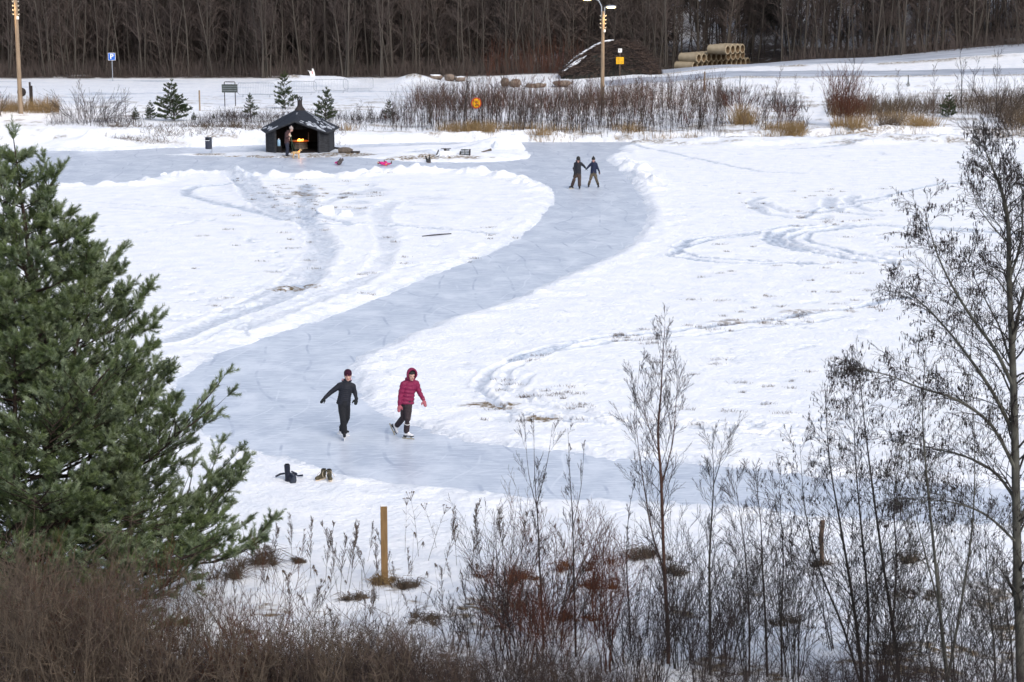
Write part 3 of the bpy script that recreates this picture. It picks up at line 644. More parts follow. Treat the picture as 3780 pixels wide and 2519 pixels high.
# brown undergrowth hiding the foot of the wood
def brush(name, label, n, px0, px1, y0, y1, h0, h1, m, spread=.35, r=.012, dens=None, kids=3, kind='stuff', cat='undergrowth'):
    px = rng.uniform(px0, px1, n); Y = rng.uniform(y0, y1, n); X = (px - 1176.5) / FPX * Y * 1.01
    if dens is not None:
        k = rng.random(n) < dens(px, Y, X); X, Y = X[k], Y[k]; n = len(X)
    z = terrain(X, Y, False); p = np.stack([X, Y, z - .05], 1); h = rng.uniform(h0, h1, n); d = np.stack([rng.normal(0, spread, n), rng.normal(0, spread, n), np.ones(n)], 1); d /= np.linalg.norm(d, axis=1, keepdims=True)
    A = []; q = p + d * (h * .5)[:, None]; d2 = d + rng.normal(0, .15, (n, 3)) ; e = q + d2 * (h * .5)[:, None]
    A.append(np.concatenate([p, q, np.full((n, 1), r), np.full((n, 1), r * .7)], 1)); A.append(np.concatenate([q, e, np.full((n, 1), r * .7), np.full((n, 1), r * .3)], 1))
    for k in range(kids):
        t = rng.uniform(.1, .95, (n, 1)); s = q + (e - q) * t if k % 2 else p + (q - p) * (.4 + .6 * t); f = s + (d + rng.normal(0, .45, (n, 3))) * (h * rng.uniform(.12, .35, n))[:, None]
        A.append(np.concatenate([s, f, np.full((n, 1), r * .55), np.full((n, 1), r * .25)], 1))
    return tag(segs_obj(name, np.concatenate(A), m), label, cat, kind=kind)
brush('wood_undergrowth', 'low brown brushwood along the foot of the dense wood', 9000, -60, 2420, 185, 192, .5, 2.0, M['ftwig'], .3, .014, lambda p, Y, X: np.where(((p > 1320) & (p < 1500) & (Y < 190)) | ((p > 1510) & (p < 1790)), 0, np.where(p > 1780, .5, 1)))
brush('red_undergrowth', 'reddish thicket at the foot of the wood above the boulders', 450, 1120, 1330, 184, 190, 1.0, 4.0, M['redtwig'], .2, .009, lambda p, Y, X: .3 + .7 * (vnoise(X * .4, Y * .3) > .5))
# ------------------------------------------------------------------ grill hut
def hut():
    c0 = P(690, 347); root = thing('grill_hut', 'black tarred log grill hut with open front and felt roof on the ice edge', 'hut', (c0.x, c0.y, .03), 0)
    L = lambda px, py, dy: PY(px, py, c0.y + dy) - Vector((c0.x, c0.y, .03))
    zt = 1.36
    # plan of wall corners (front opening between A and B)
    plan = [(-1.40, -1.62), (-1.93, -1.10), (-2.02, .6), (-1.05, 1.75), (1.05, 1.75), (2.02, .6), (1.88, -1.18), (1.36, -1.62)]
    for i in range(len(plan) - 1):
        a = Vector((*plan[i], 0)); b = Vector((*plan[i + 1], 0)); d = (b - a); ln = d.length; u = d / ln; n = Vector((-u.y, u.x, 0)); w = MB(); nb = 10
        for k in range(nb):
            h = zt / nb; mid = (a + b) / 2 + Vector((0, 0, h * (k + .5))); w.box(mid + n * .0, (ln + .10, .11 - .012 * (k % 2), h - .016), math.atan2(u.y, u.x))
        w.box((a + b) / 2 + Vector((0, 0, zt / 2)) , (ln, .05, zt), math.atan2(u.y, u.x))
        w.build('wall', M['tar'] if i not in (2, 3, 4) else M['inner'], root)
    for q in plan: posts = MB(); posts.box((*q, zt / 2 + .02), (.15, .15, zt + .04), math.atan2(q[1], q[0])); posts.build('corner_post', M['tar'], root)
    fl = MB(); fl.loft([((0, 0, -.02), 2.0, 1.8, 0), ((0, 0, .05), 2.0, 1.8, 0)], 12); fl.build('floor', M['inner'], root)
    # roof
    ap = L(691, 252.5, .0).z; R_ = .27; az = ap
    E = [(-1.85, -1.80, 1.30), (-2.25, -.95, 1.42), (-2.38, .75, 1.42), (-1.25, 2.1, 1.42), (1.25, 2.1, 1.42), (2.38, .75, 1.42), (2.22, -1.02, 1.42), (1.82, -1.82, 1.30), (-.12, -2.05, 2.03)]
    n = len(E); mb = MB(); cx = .03
    top = []
    for (x, y, z) in E:
        a = math.atan2(y, x); top.append((cx + R_ * math.cos(a), R_ * math.sin(a), az))
    th = .09
    for i in range(n):
        j = (i + 1) % n
        mb.add([top[i], top[j], E[j], E[i]], [(0, 1, 2, 3)])
        dn = lambda p: (p[0], p[1], p[2] - th)
        mb.add([dn(top[i]), dn(top[j]), dn(E[j]), dn(E[i])], [(3, 2, 1, 0)]); mb.add([E[i], E[j], dn(E[j]), dn(E[i])], [(0, 1, 2, 3)])
    roof = mb.build('roof', M['felt'], root)
    # fascia boards of the front gable and eaves
    fb = MB()
    for i in range(n):
        a = Vector(E[i]); b = Vector(E[(i + 1) % n]); a.z -= .06; b.z -= .06; out = Vector(((a + b).x, (a + b).y, 0)).normalized() * .02
        fb.tube([a + out, b + out], .055, 4)
    fb.build('fascia', M['tar'], roof)
    # snow left on the roof
    sn = MB()
    def rp(i, j, u, v): 
        a = Vector(top[i]).lerp(Vector(top[j]), u); b = Vector(E[i]).lerp(Vector(E[j]), u); p = a.lerp(b, v); return p + Vector((0, 0, .012))
    def patch(i, j, u0, u1, v0, v1, k=1):
        for q in range(k):
            u = random.uniform(u0, u1); v = random.uniform(v0, v1); w = random.uniform(.04, .12) * (u1 - u0 + .3); h = random.uniform(.02, .06)
            pts = [rp(i, j, min(1, max(0, u + w * math.cos(t) * random.uniform(.6, 1.2))), min(.99, max(.02, v + h * math.sin(t) * random.uniform(.6, 1.2)))) for t in [6.283 * m_ / 7 for m_ in range(7)]]
            b = [p - Vector((0, 0, .012)) for p in pts]; sn.add(pts + b, [tuple(range(7))] + [(m_, m_ + 7, (m_ + 1) % 7 + 7, (m_ + 1) % 7) for m_ in range(7)])
    patch(7, 8, .0, .95, .80, .97, 18); patch(7, 8, 0, .4, .6, .9, 5); patch(6, 7, .0, 1, .3, .98, 20); patch(5, 6, .6, 1, .1, .98, 40); patch(8, 0, .75, 1, .85, .97, 8); patch(7, 8, .4, .9, .1, .4, 7); patch(8, 0, 0, .12, .2, .45, 6); patch(0, 1, 0, 1, .8, .97, 8)
    sn.build('snow_patches', M['thinsnow'], roof)
    ch = MB()
    ch.tube([(cx, 0, az - .04), (cx, 0, az + .06), (cx, 0, az + .22), (cx, 0, az + .34)], [.33, .30, .17, .145], 12); ch.tube([(cx, 0, az + .34), (cx, 0, az + .58)], .145, 12)
    cw = ch.build('chimney', M['darkpost'], root)
    cc = MB(); cc.tube([(cx, 0, az + .56), (cx, 0, az + .60)], .155, 12); cc.tube([(cx, 0, az + .665), (cx, 0, az + .69)], .155, 12); cc.tube([(cx, 0, az + .76), (cx, 0, az + .785)], .155, 12)
    for k in range(8):
        t = 6.283 * k / 8; e = Vector((cx + .15 * math.cos(t), .15 * math.sin(t), az)); t2 = t + .39; e2 = Vector((cx + .15 * math.cos(t2), .15 * math.sin(t2), az))
        cc.tube([e + Vector((0, 0, .6)), e + Vector((0, 0, .68))], .022, 5); cc.tube([e2 + Vector((0, 0, .68)), e2 + Vector((0, 0, .77))], .022, 5)
        if k % 2 == 0: cc.tube([e + Vector((0, 0, .77)), e + Vector((0, 0, .86))], [.035, .008], 5)
    cc.build('chimney_cap', M['black'], cw)
    # hearth: hood, stand, grill plate, fire
    ho = MB(); ho.tube([(0, .1, 1.35), (0, .1, 1.9)], [.62, .2], 8); ho.tube([(0, .1, 1.9), (0, .1, 2.4)], .17, 8); ho.build('smoke_hood', M['darkpost'], root)
    st = MB()
    for k in range(3): st.tube([(0, .1, .1 + .15 * k), (0, .1, .23 + .15 * k)], [.5 - .02 * k, .49 - .02 * k], 10)
    st.tube([(0.55, -.2, .55), (.55, -.2, 1.15)], .018, 5); st.build('hearth', M['rock'], root)
    gp = MB(); gp.tube([(0, .05, .58), (0, .05, .61)], .55, 16); gp.build('grill_plate', M['ember'], root)
    be = MB(); be.box((-1.55, .3, .42), (.4, 1.5, .05), .25); be.box((1.55, .3, .42), (.4, 1.5, .05), -.25); be.box((0, 1.45, .42), (1.8, .4, .05)); be.build('bench', M['inner'], root)
    root2 = thing('hearth_fire', 'small orange fire burning on the grill plate inside the black hut', 'fire', (c0.x, c0.y - .2, .66))
    fm = MB()
    for k in range(9):
        x = random.uniform(-.16, .2); y = random.uniform(-.1, .1); h = random.uniform(.04, .13); fm.tube([(x, y, -.02), (x + random.uniform(-.03, .03), y, h * .5), (x + random.uniform(-.05, .05), y, h)], [.035, .028, .004], 6)
    fm.build('flames', M['flame'], root2, True)
    lg = MB(); lg.tube([(-.62, -.3, .02), (.05, 0, .0)], .022, 6); lg.tube([(-.3, .1, 0), (.35, -.05, .01)], .02, 6); lg.build('firewood', M['logend'], root2)
    li = bpy.data.lights.new('fire_light', 'POINT'); li.energy = 5; li.color = (1, .45, .12); li.shadow_soft_size = .12; lo = link(bpy.data.objects.new('fire_light', li)); lo.parent = root2; lo.location = (0, -.1, .18)
    # pale blue canister on the bench inside
    ca = thing('water_canister', 'pale blue canister standing inside the left wall of the hut', 'canister', (c0.x - 1.18, c0.y - 1.35, .42))
    b = MB(); b.loft([((0, 0, 0), .09, .09, 0), ((0, 0, .03), .105, .105, 0), ((0, 0, .36), .105, .105, 0), ((0, 0, .42), .05, .05, 0)], 14); b.build('body', M['ltblue'], ca, True)
    b = MB(); b.tube([(0, 0, .42), (0, 0, .47)], .035, 8); b.build('cap', M['white'], ca)
    b = MB(); b.box((0, 0, -.2), (.34, .34, .40)); st_ = thing('storage_box', 'dark box inside the hut carrying the pale blue canister', 'box', (c0.x - 1.18, c0.y - 1.35, .02)); b = MB(); b.box((0, 0, .2), (.32, .32, .38)); b.build('body', M['inner'], st_); b = MB(); b.box((0, 0, .395), (.35, .35, .02)); b.build('lid', M['tar'], st_)
hut()
def single(mb, name, m, label, cat, loc, rz=0, smooth=False, group=None):
    o = mb.build(name, m, None, smooth); o.location = loc; o.rotation_euler = (0, 0, rz); return tag(o, label, cat, group)
# litter bin
def bin_():
    g = P(487, 357); g.z = .02; r = thing('litter_bin', 'dark grey litter bin on a thin steel pole by the ice', 'bin', g)
    b = MB(); b.loft([((-.19, 0, .36), .19, .15, 0), ((-.19, 0, .38), .205, .16, 0), ((-.19, 0, 1.0), .205, .16, 0), ((-.19, 0, 1.06), .205, .17, 0), ((-.19, .02, 1.085), .19, .15, 0)], 16); b.build('body', M['grey'], r)
    b = MB(); b.box((-.23, -.155, .965), (.20, .03, .10)); b.build('slot', M['hole'], r)
    b = MB(); b.box((-.22, -.175, .895), (.26, .05, .025)); b.build('snow_ledge', M['snow'], r)
    b = MB(); b.tube([(0, .05, -.1), (0, .05, 1.02)], .022, 8); b.build('pole', M['steel'], r)
bin_()
def logs_by_hut():
    c = P(795, 352)
    b = MB(); b.tube([(-.42, .05, .42), (-.1, .1, .36), (.35, .1, .30)], [.065, .07, .07], 8)
    o = single(b, 'firewood_log', [M['tar'], M['logend']], 'thin dark log lying slanted behind the snowy log beside the hut', 'log', (c.x - .35, c.y + .1, -.1))
    b = MB(); b.tube([(-.5, 0, .17), (-.2, 0, .2), (.15, 0, .19), (.4, .02, .16)], [.16, .2, .19, .1], 10)
    single(b, 'snowy_log', M['log'], 'thick grey snow-dusted log lying on brown grass right of the hut', 'log', (c.x + .05, c.y - .3, .0))
    b = MB(); b.tube([(0, 0, .1), (.55, 0, .1)], .07, 9); single(b, 'short_log', M['darkpost'], 'short dark log end pointing right beside the snow-dusted log', 'log', (c.x + .35, c.y - .4, .0), -.05)
logs_by_hut()
# things half buried in the snow island
def island_junk():
    def gnd(px, py): g = G(px, py); return g
    g = gnd(1068, 357); r = thing('slatted_crate', 'dark green slatted crate half buried in the snow pile', 'crate', g, -.15)
    b = MB()
    for k in range(4): b.box((0, 0, .06 + .09 * k), (.62 - .05 * k, .03, .055), 0)
    b.build('slat', M['board'], r)
    b = MB(); b.box((.29, .1, .17), (.05, .3, .38)); b.box((-.29, .1, .1), (.05, .3, .22)); b.box((0, .02, .2), (.04, .03, .36)); b.build('frame', M['darkpost'], r)
    g = gnd(1118, 351); b = MB(); b.tube([(-.32, 0, .02), (0, .05, .10), (.3, .1, .17)], [.035, .05, .08], 8); single(b, 'snowy_branch_log', M['log'], 'grey log with a broad end sticking out of the snow right of the crate', 'log', g)
    g = gnd(1020, 361); r = thing('dead_stump', 'snow-covered root stump with dark planks on top beside the boots', 'stump', g)
    b = MB(); b.ell((0, .1, .16), (.42, .35, .26)); 
    for k in range(9): t = k * .7; b.tube([(.1 * math.cos(t), .1 * math.sin(t), .2), (.4 * math.cos(t), .3 * math.sin(t), .12), (.6 * math.cos(t), .4 * math.sin(t), .0)], [.06, .04, .015], 5)
    b.build('snowy_roots', M['snow'], r, True)
    b = MB(); b.box((.12, 0, .50), (.6, .1, .035), .05); b.tube([(.05, 0, .2), (.08, 0, .48)], [.1, .08], 7); b.tube([(-.45, 0, .05), (-.32, 0, .42)], [.05, .03], 6); b.box((.18, 0, .42), (.34, .12, .05), -.1); b.build('planks', M['darkpost'], r)
    # long stick in the field
    g = G(1003, 545); b = MB(); b.tube([(-.62, 0, .03), (-.2, .18, .05), (.2, .3, .07), (.62, .62, .06)], [.018, .03, .03, .02], 6); single(b, 'fallen_stick', M['darkpost'], 'long dark stick lying alone on the snow of the middle field', 'stick', g)
island_junk()
# ------------------------------------------------------------------ posts, signs, lamps, fences
def post(px, py, h, w, m, label, name='wooden_post', cat='post', group=None, g=None, cap=True, lean=0):
    g = g or G(px, py); b = MB(); b.box((0, 0, h / 2 - .15), (w, w, h + .3))
    r = thing(name, label, cat, g, .12, group); r.rotation_euler = (0, lean, .12); b.build('shaft', m, r)
    if cap: c = MB(); c.box((0, 0, h + .012), (w * 1.04, w * 1.04, .025)); c.build('top_cap', M['snow'], r)
    return r
g = G(884, 1342); post(884, 1342, (CAMZ - PY(884, 1342, g.y).z) * 0 + PY(884, 1162, g.y).z - g.z, .125, M['wood'], 'tall square brown wooden post standing in the weeds at the near shore', g=g)
g = G(1887, 1292); b = MB(); hh = PY(1887, 1196, g.y).z - g.z
b.tube([(.02, 0, -.2), (.0, 0, hh * .3), (-.02, 0, hh * .6), (.01, 0, hh)], [.05, .045, .05, .045], 9)
single(b, 'weathered_post', M['oldwood'], 'short weathered round post behind the twigs at lower right', 'post', g)
def far_post(px, pyb, pyt, Y, w, m, label, group=None, name='wooden_post'):
    g = GY(px, Y); h = PY(px, pyt, Y).z - g.z; b = MB(); b.tube([(0, 0, -.2), (0, 0, h)], w / 2, 8); return single(b, name, m, label, 'post', g, group=group)
far_post(469, 257, 208, 146, .12, M['pole'], 'pale wooden post standing alone left of the dark notice board')
far_post(1612, 215, 165, 158, .12, M['pole'], 'reddish wooden post among the saplings in front of the concrete pipes')
far_post(1692, 225, 174, 156, .07, M['board'], 'thin dark green stake on the snowy slope right of the reddish post', name='marker_stake')
far_post(2072, 222, 173, 160, .07, M['board'], 'thin dark stake on the right snowy slope below the lower road', name='marker_stake')
def left_posts():
    g = GY(88, 147); r = thing('dark_post', 'black double post in dry grass right of the left lamp pole', 'post', g)
    h = PY(87, 189, 147).z - g.z; b = MB(); b.box((-.06, 0, h / 2), (.12, .1, h)); b.build('tall_shaft', M['darkpost'], r); b = MB(); b.box((.07, 0, h / 2 - .14), (.11, .1, h - .25)); b.build('short_shaft', M['darkpost'], r)
    g = GY(66, 148); r = thing('round_sign_back', 'dark round sign seen from behind, half hidden by the left lamp pole', 'sign', g)
    z = PY(66, 212, 148).z - g.z; b = MB(); b.tube([(0, 0, -.2), (0, 0, z)], .03, 6); b.build('pole', M['darkpost'], r); b = MB(); b.tube([(0.05, -.06, z), (0.05, -.09, z)], .33, 20); b.build('disc', M['darkpost'], r)
left_posts()
def lamp(px, pyb, pyt, Y, label, arms):
    g = GY(px, Y); top = PY(px, pyt, Y).z; h = top - g.z; r = thing('street_lamp', label, 'street lamp', g)
    b = MB(); b.tube([(0, 0, -.3), (0, 0, h * .5), (0, 0, h)], [.17, .145, .12], 10); b.build('pole', M['pole'], r)
    for k in range(4):
        for s in (-1, 1):
            b = MB(); z = h - .35 - .3 * k; b.tube([(s * .1, -.05, z), (s * .2, -.05, z)], .018, 5); b.tube([(s * .17, -.05, z - .05), (s * .21, -.05, z + .0), (s * .24, -.05, z + .05)], [.05, .04, .02], 8); b.build('insulator', M['oldins'], r)
    b = MB(); b.box((.13, -.12, h - 1.5), (.14, .1, .2)); b.build('fuse_box', M['white'], r)
    for (dx, dz, lit) in arms:
        b = MB(); s = 1 if dx > 0 else -1; b.tube([(s * .1, 0, h - .5), (s * .12, 0, h + dz * .4), (dx * .35, 0, h + dz * .85), (dx * .6, 0, h + dz), (dx, 0, h + dz * 1.02)], .045, 7); b.build('arm', M['steel'], r)
        b = MB(); b.ell((dx + s * .33, 0, h + dz * 1.02 + .05), (.42, .16, .11)); hd = b.build('lamp_head', M['steel'], r, True)
        b = MB(); b.ell((dx + s * .33, -.02, h + dz * 1.02 - .01), (.36, .14, .09)); b.build('lamp_glass', M['lampglow'], hd, True)
        if lit:
            li = bpy.data.lights.new('lamp_light', 'SPOT'); li.energy = lit; li.color = (1, .66, .3); li.spot_size = R(150); li.spot_blend = .8; li.shadow_soft_size = .2
            lo = link(bpy.data.objects.new('lamp_light', li)); lo.parent = r; lo.location = (dx + s * .45, -.5, h + dz * 1.02 - .25)
lamp(63, 255, -8, 143, 'tall wooden lamp pole with lit lamp left of the wood', [(-.55, .3, 520)])
lamp(1381, 262, 26, 156, 'tall wooden lamp pole with two arms before the brush pile', [(.28, .30, 330), (-.9, .9, 0)])
def psign():
    Y = 181.; g = GY(274, Y); r = thing('parking_sign', 'square blue parking sign with white letter P on a grey pole', 'sign', g, 0)
    zt = PY(274, 122, Y).z - g.z; zb = PY(274, 139, Y).z - g.z; c = (zt + zb) / 2; w = zt - zb
    b = MB(); b.tube([(0, .03, -.2), (0, .03, zt - .05)], .035, 8); b.build('pole', M['steel'], r)
    b = MB(); b.box((0, -.02, c), (w, .03, w)); pl = b.build('panel', M['white'], r); b = MB(); b.box((0, -.04, c), (w * .9, .012, w * .9)); b.build('blue_field', M['blue'], pl)
    txt('P', w * .95, (0, -.05, c), M['white'], pl, 'letter')
def txt(s, size, loc, m, parent, name):
    cu = bpy.data.curves.new('t', 'FONT'); cu.body = s; cu.size = size; cu.extrude = .004; cu.align_x = 'CENTER'; cu.align_y = 'CENTER'; cu.offset = size * .02
    o = link(bpy.data.objects.new('t', cu)); dg = bpy.context.evaluated_depsgraph_get(); me = bpy.data.meshes.new_from_object(o.evaluated_get(dg)); bpy.data.objects.remove(o)
    me.materials.clear(); me.materials.append(m); q = link(bpy.data.objects.new(name, me)); q.parent = parent; q.location = loc; q.rotation_euler = (R(90), 0, 0); return q
psign()
def round_sign():
    Y = 137.; g = GY(1099, Y); r = thing('no_vehicles_sign', 'round yellow road sign with red rim on a leaning grey pole', 'sign', g, R(22)); zc = PY(1095, 237, Y).z - g.z; rad = .385
    r.rotation_euler = (0, R(-4.5), R(22))
    b = MB(); b.tube([(0, .04, -.2), (0, .04, zc)], .03, 8); b.build('pole', M['steel'], r)
    b = MB(); b.tube([(0, .02, zc), (0, -.01, zc)], rad, 32); pl = b.build('back_plate', M['steel'], r)
    b = MB(); b.tube([(0, -.01, zc), (0, -.02, zc)], rad * .985, 32); b.build('red_rim', M['red'], pl)
    b = MB(); b.tube([(0, -.02, zc), (0, -.03, zc)], rad * .78, 32); b.build('yellow_field', M['yellow'], pl)
    b = MB(); b.box((0, -.035, zc), (rad * 1.6, .01, .05), mtx=Matrix.Rotation(R(47), 3, 'Y')); b.build('slash', M['red'], pl)
    b = MB()                                      # car above, motorcycle below
    b.box((0.02, -.042, zc + .07), (.19, .008, .045)); b.box((0.02, -.042, zc + .115), (.13, .008, .02)); b.box((.02, -.042, zc + .15), (.10, .008, .012)); b.box((-.04, -.042, zc + .042), (.035, .008, .03)); b.box((.08, -.042, zc + .042), (.035, .008, .03))
    for s in (-1, 1): b.tube([(s * .075 + .02, -.038, zc - .155), (s * .075 + .02, -.046, zc - .155)], .045, 10)
    b.box((.02, -.042, zc - .125), (.15, .008, .035), mtx=Matrix.Rotation(R(12), 3, 'Y')); b.box((-.02, -.042, zc - .085), (.05, .008, .05), mtx=Matrix.Rotation(R(35), 3, 'Y'))
    b.build('symbols', M['black'], pl)
round_sign()
def notice():
    Y = 177.; g = GY(1420, Y); r = thing('notice_post', 'post with small white sign above a square yellow notice', 'sign', g)
    T = lambda py: PY(1420, py, Y).z - g.z
    b = MB(); b.tube([(0, .04, -.2), (0, .04, T(113))], .045, 8); b.build('post', M['oldwood'], r)
    z1, z0 = T(131.5), T(147.5); b = MB(); b.box((0, -.02, (z1 + z0) / 2), (.68, .03, z1 - z0), mtx=None); p = b.build('yellow_notice', M['dyel'], r)
    b = MB(); k = 0
    for i in range(5):
        z = z1 - .1 - i * .1; b.box((-.15, -.04, z), (.24 - .04 * (i % 2), .006, .018)); 
        if i > 2: b.box((.16, -.04, z), (.2, .006, .018))
    b.build('small_print', M['oldwood'], p)
    z1, z0 = T(112), T(121); b = MB(); b.box((0, -.02, (z1 + z0) / 2), (.33, .03, z1 - z0)); p = b.build('white_sign', M['white'], r); b = MB(); b.ell((-.02, -.045, (z1 + z0) / 2 + .04), (.06, .01, .045)); b.build('emblem', M['black'], p)
notice()
def board():
    Y = 151.; g = GY(538, Y); g.x += .0; r = thing('notice_board', 'dark slatted notice board on two posts with a curved top rail', 'notice board', g)
    T = lambda py: PY(538, py, Y).z - g.z; w = 36 / FPX * Y; s = w * .34
    for q in (-s * 1.0 , s * 1.0):
        b = MB(); b.tube([(q, .03, -.2), (q, .03, T(192))], .035, 7); b.build('post', M['darkpost'], r)
    b = MB(); b.tube([(-s, .03, T(193)), (-s, .03, T(190)), (-s * .85, .03, T(188.5)), (s * .85, .03, T(188.5)), (s, .03, T(190)), (s, .03, T(193))], .035, 7); b.build('top_rail', M['darkpost'], r)
    b = MB(); z1, z0 = T(194), T(213); b.box((0, -.03, (z1 + z0) / 2), (w, .04, z1 - z0)); p = b.build('panel', M['board'], r)
    b = MB()
    for i in range(3): b.box((0, -.055, z0 + (z1 - z0) * (i + 1) / 4), (w * .92, .006, .018))
    b.build('pale_lines', M['steel'], p)
board()
def barriers():
    w = 3.15; root = thing('crowd_barrier', 'grey steel crowd barrier', 'barrier', (0, 0, 0), group='steel barriers on the snow beside the notice board')
    h = 1.12; b = MB(); c = .14
    loop = [(-w / 2 + c, 0, .2), (w / 2 - c, 0, .2), (w / 2, 0, .2 + c), (w / 2, 0, h - c), (w / 2 - c, 0, h), (-w / 2 + c, 0, h), (-w / 2, 0, h - c), (-w / 2, 0, .2 + c), (-w / 2 + c, 0, .2)]
    b.tube(loop, .025, 6, False); b.build('frame', M['steel'], root)
    b = MB()
    for i in range(22): x = -w / 2 + .12 + (w - .24) * i / 21; b.tube([(x, 0, .2), (x, 0, h)], .0085, 4, False)
    b.build('bars', M['steel'], root)
    for x in (-w / 2 + .45, w / 2 - .45):
        b = MB(); b.tube([(x, -.28, .0), (x, 0, .2), (x, .28, .0)], .02, 5); b.build('foot', M['steel'], root)
    lab = ['steel crowd barrier partly hidden behind the dark notice board', 'steel crowd barrier behind the tall young pine, second from the notice board', 'steel crowd barrier right of the tall young pine', 'steel crowd barrier farthest right in the row of barriers']
    wid = [86, 87, 78, 68]
    for i, (px, Y, rz) in enumerate([(598, 161, .0), (691, 163.5, .02), (767, 166, .02), (829, 168, .09)]):
        g = GY(px, Y); s = (wid[i] / FPX * Y) / w
        if i == 0: root.location = g; root.rotation_euler = (0, 0, rz); root.scale = (s, 1, 1); root['label'] = lab[0]
        else: dup(root, g, rz, (s, 1, 1), lab[i])
barriers()
# boulders
def boulder(px, Y, wpx, hpx, label, m='rock', sink=.15, group=None, seed=0, name='boulder', dy=1.0):
    w = wpx / FPX * Y; h = hpx / FPX * Y; b = MB(); b.ell((0, 0, 0), (1, 1, 1), n=28, m=18); v = np.array(b.v)
    for i, p in enumerate(v):
        q = Vector(p) * 1.1 + Vector((seed * 7.1, 3, seed)); n = 1 + .28 * mnoise.noise(q) + .12 * mnoise.noise(q * 2.7); p = Vector(p) * n
        v[i] = (math.copysign(abs(p.x) ** .8, p.x) * w / 2, math.copysign(abs(p.y) ** .8, p.y) * w / 2 * dy, math.copysign(abs(p.z) ** .75, p.z) * h / 2)
    g = GY(px, Y); o = mesh_obj(name, v, b.f, [M[m], M['snow']], None, True); o.location = (g.x, g.y, g.z + h / 2 * (1 - sink)); tag(o, label, 'boulder', group)
    sn = [1 if (p.normal.z > .82 and p.center.z > h * .3) else 0 for p in o.data.polygons]
    if seed % 2 == 0: o.data.polygons.foreach_set('material_index', sn)
    return o
boulder(3, 141, 28, 22, 'large brown boulder at the left edge below the lamp pole', seed=1, dy=.8)
boulder(1005, 180.5, 30, 12, 'snow-topped boulder directly right of the brown-topped mound', seed=2); boulder(1035, 180, 24, 18, 'tall rounded boulder in the middle of the boulder row by the wood', seed=3); boulder(1060, 180, 26, 13, 'low snow-topped boulder at the right end of the boulder row by the wood', seed=4)
boulder(1161, 172, 20, 20, 'grey boulder standing up behind the sapling thicket', seed=5); boulder(1184, 171, 26, 20, 'broad grey boulder behind the sapling thicket, right of the upright one', seed=7); boulder(1232, 170, 46, 14, 'long low boulder half under snow behind the saplings', seed=6); boulder(1290, 170, 42, 13, 'flat brown boulder left of the brush pile behind the saplings', seed=9)
# torn white sack / box with red mark on the mound
def litter_box():
    g = GY(727, 178); r = thing('torn_carton', 'torn white carton with a red stripe standing on the snow mound', 'carton', g, .1); r.rotation_euler = (0, -.2, .1)
    b = MB(); b.add([(-.2, -.08, 0), (.2, -.08, 0), (.2, .08, 0), (-.2, .08, 0), (-.26, -.08, .42), (.2, -.08, .5), (.2, .08, .5), (-.26, .08, .42)], [(0, 1, 5, 4), (1, 2, 6, 5), (2, 3, 7, 6), (3, 0, 4, 7), (3, 2, 1, 0)]); b.build('box', M['white'], r)
    b = MB(); b.add([(-.26, -.09, .42), (0, -.09, .44), (-.36, -.14, .62)], [(0, 1, 2), (2, 1, 0)]); b.add([(0, -.09, .46), (.2, -.09, .5), (.15, -.1, .68), (.03, -.1, .66)], [(0, 1, 2, 3), (3, 2, 1, 0)]); b.build('flap', M['white'], r)
    b = MB(); b.box((0, -.09, .32), (.07, .01, .24), mtx=Matrix.Rotation(.2, 3, 'Y')); b.build('red_stripe', M['graffiti'], r)
litter_box()
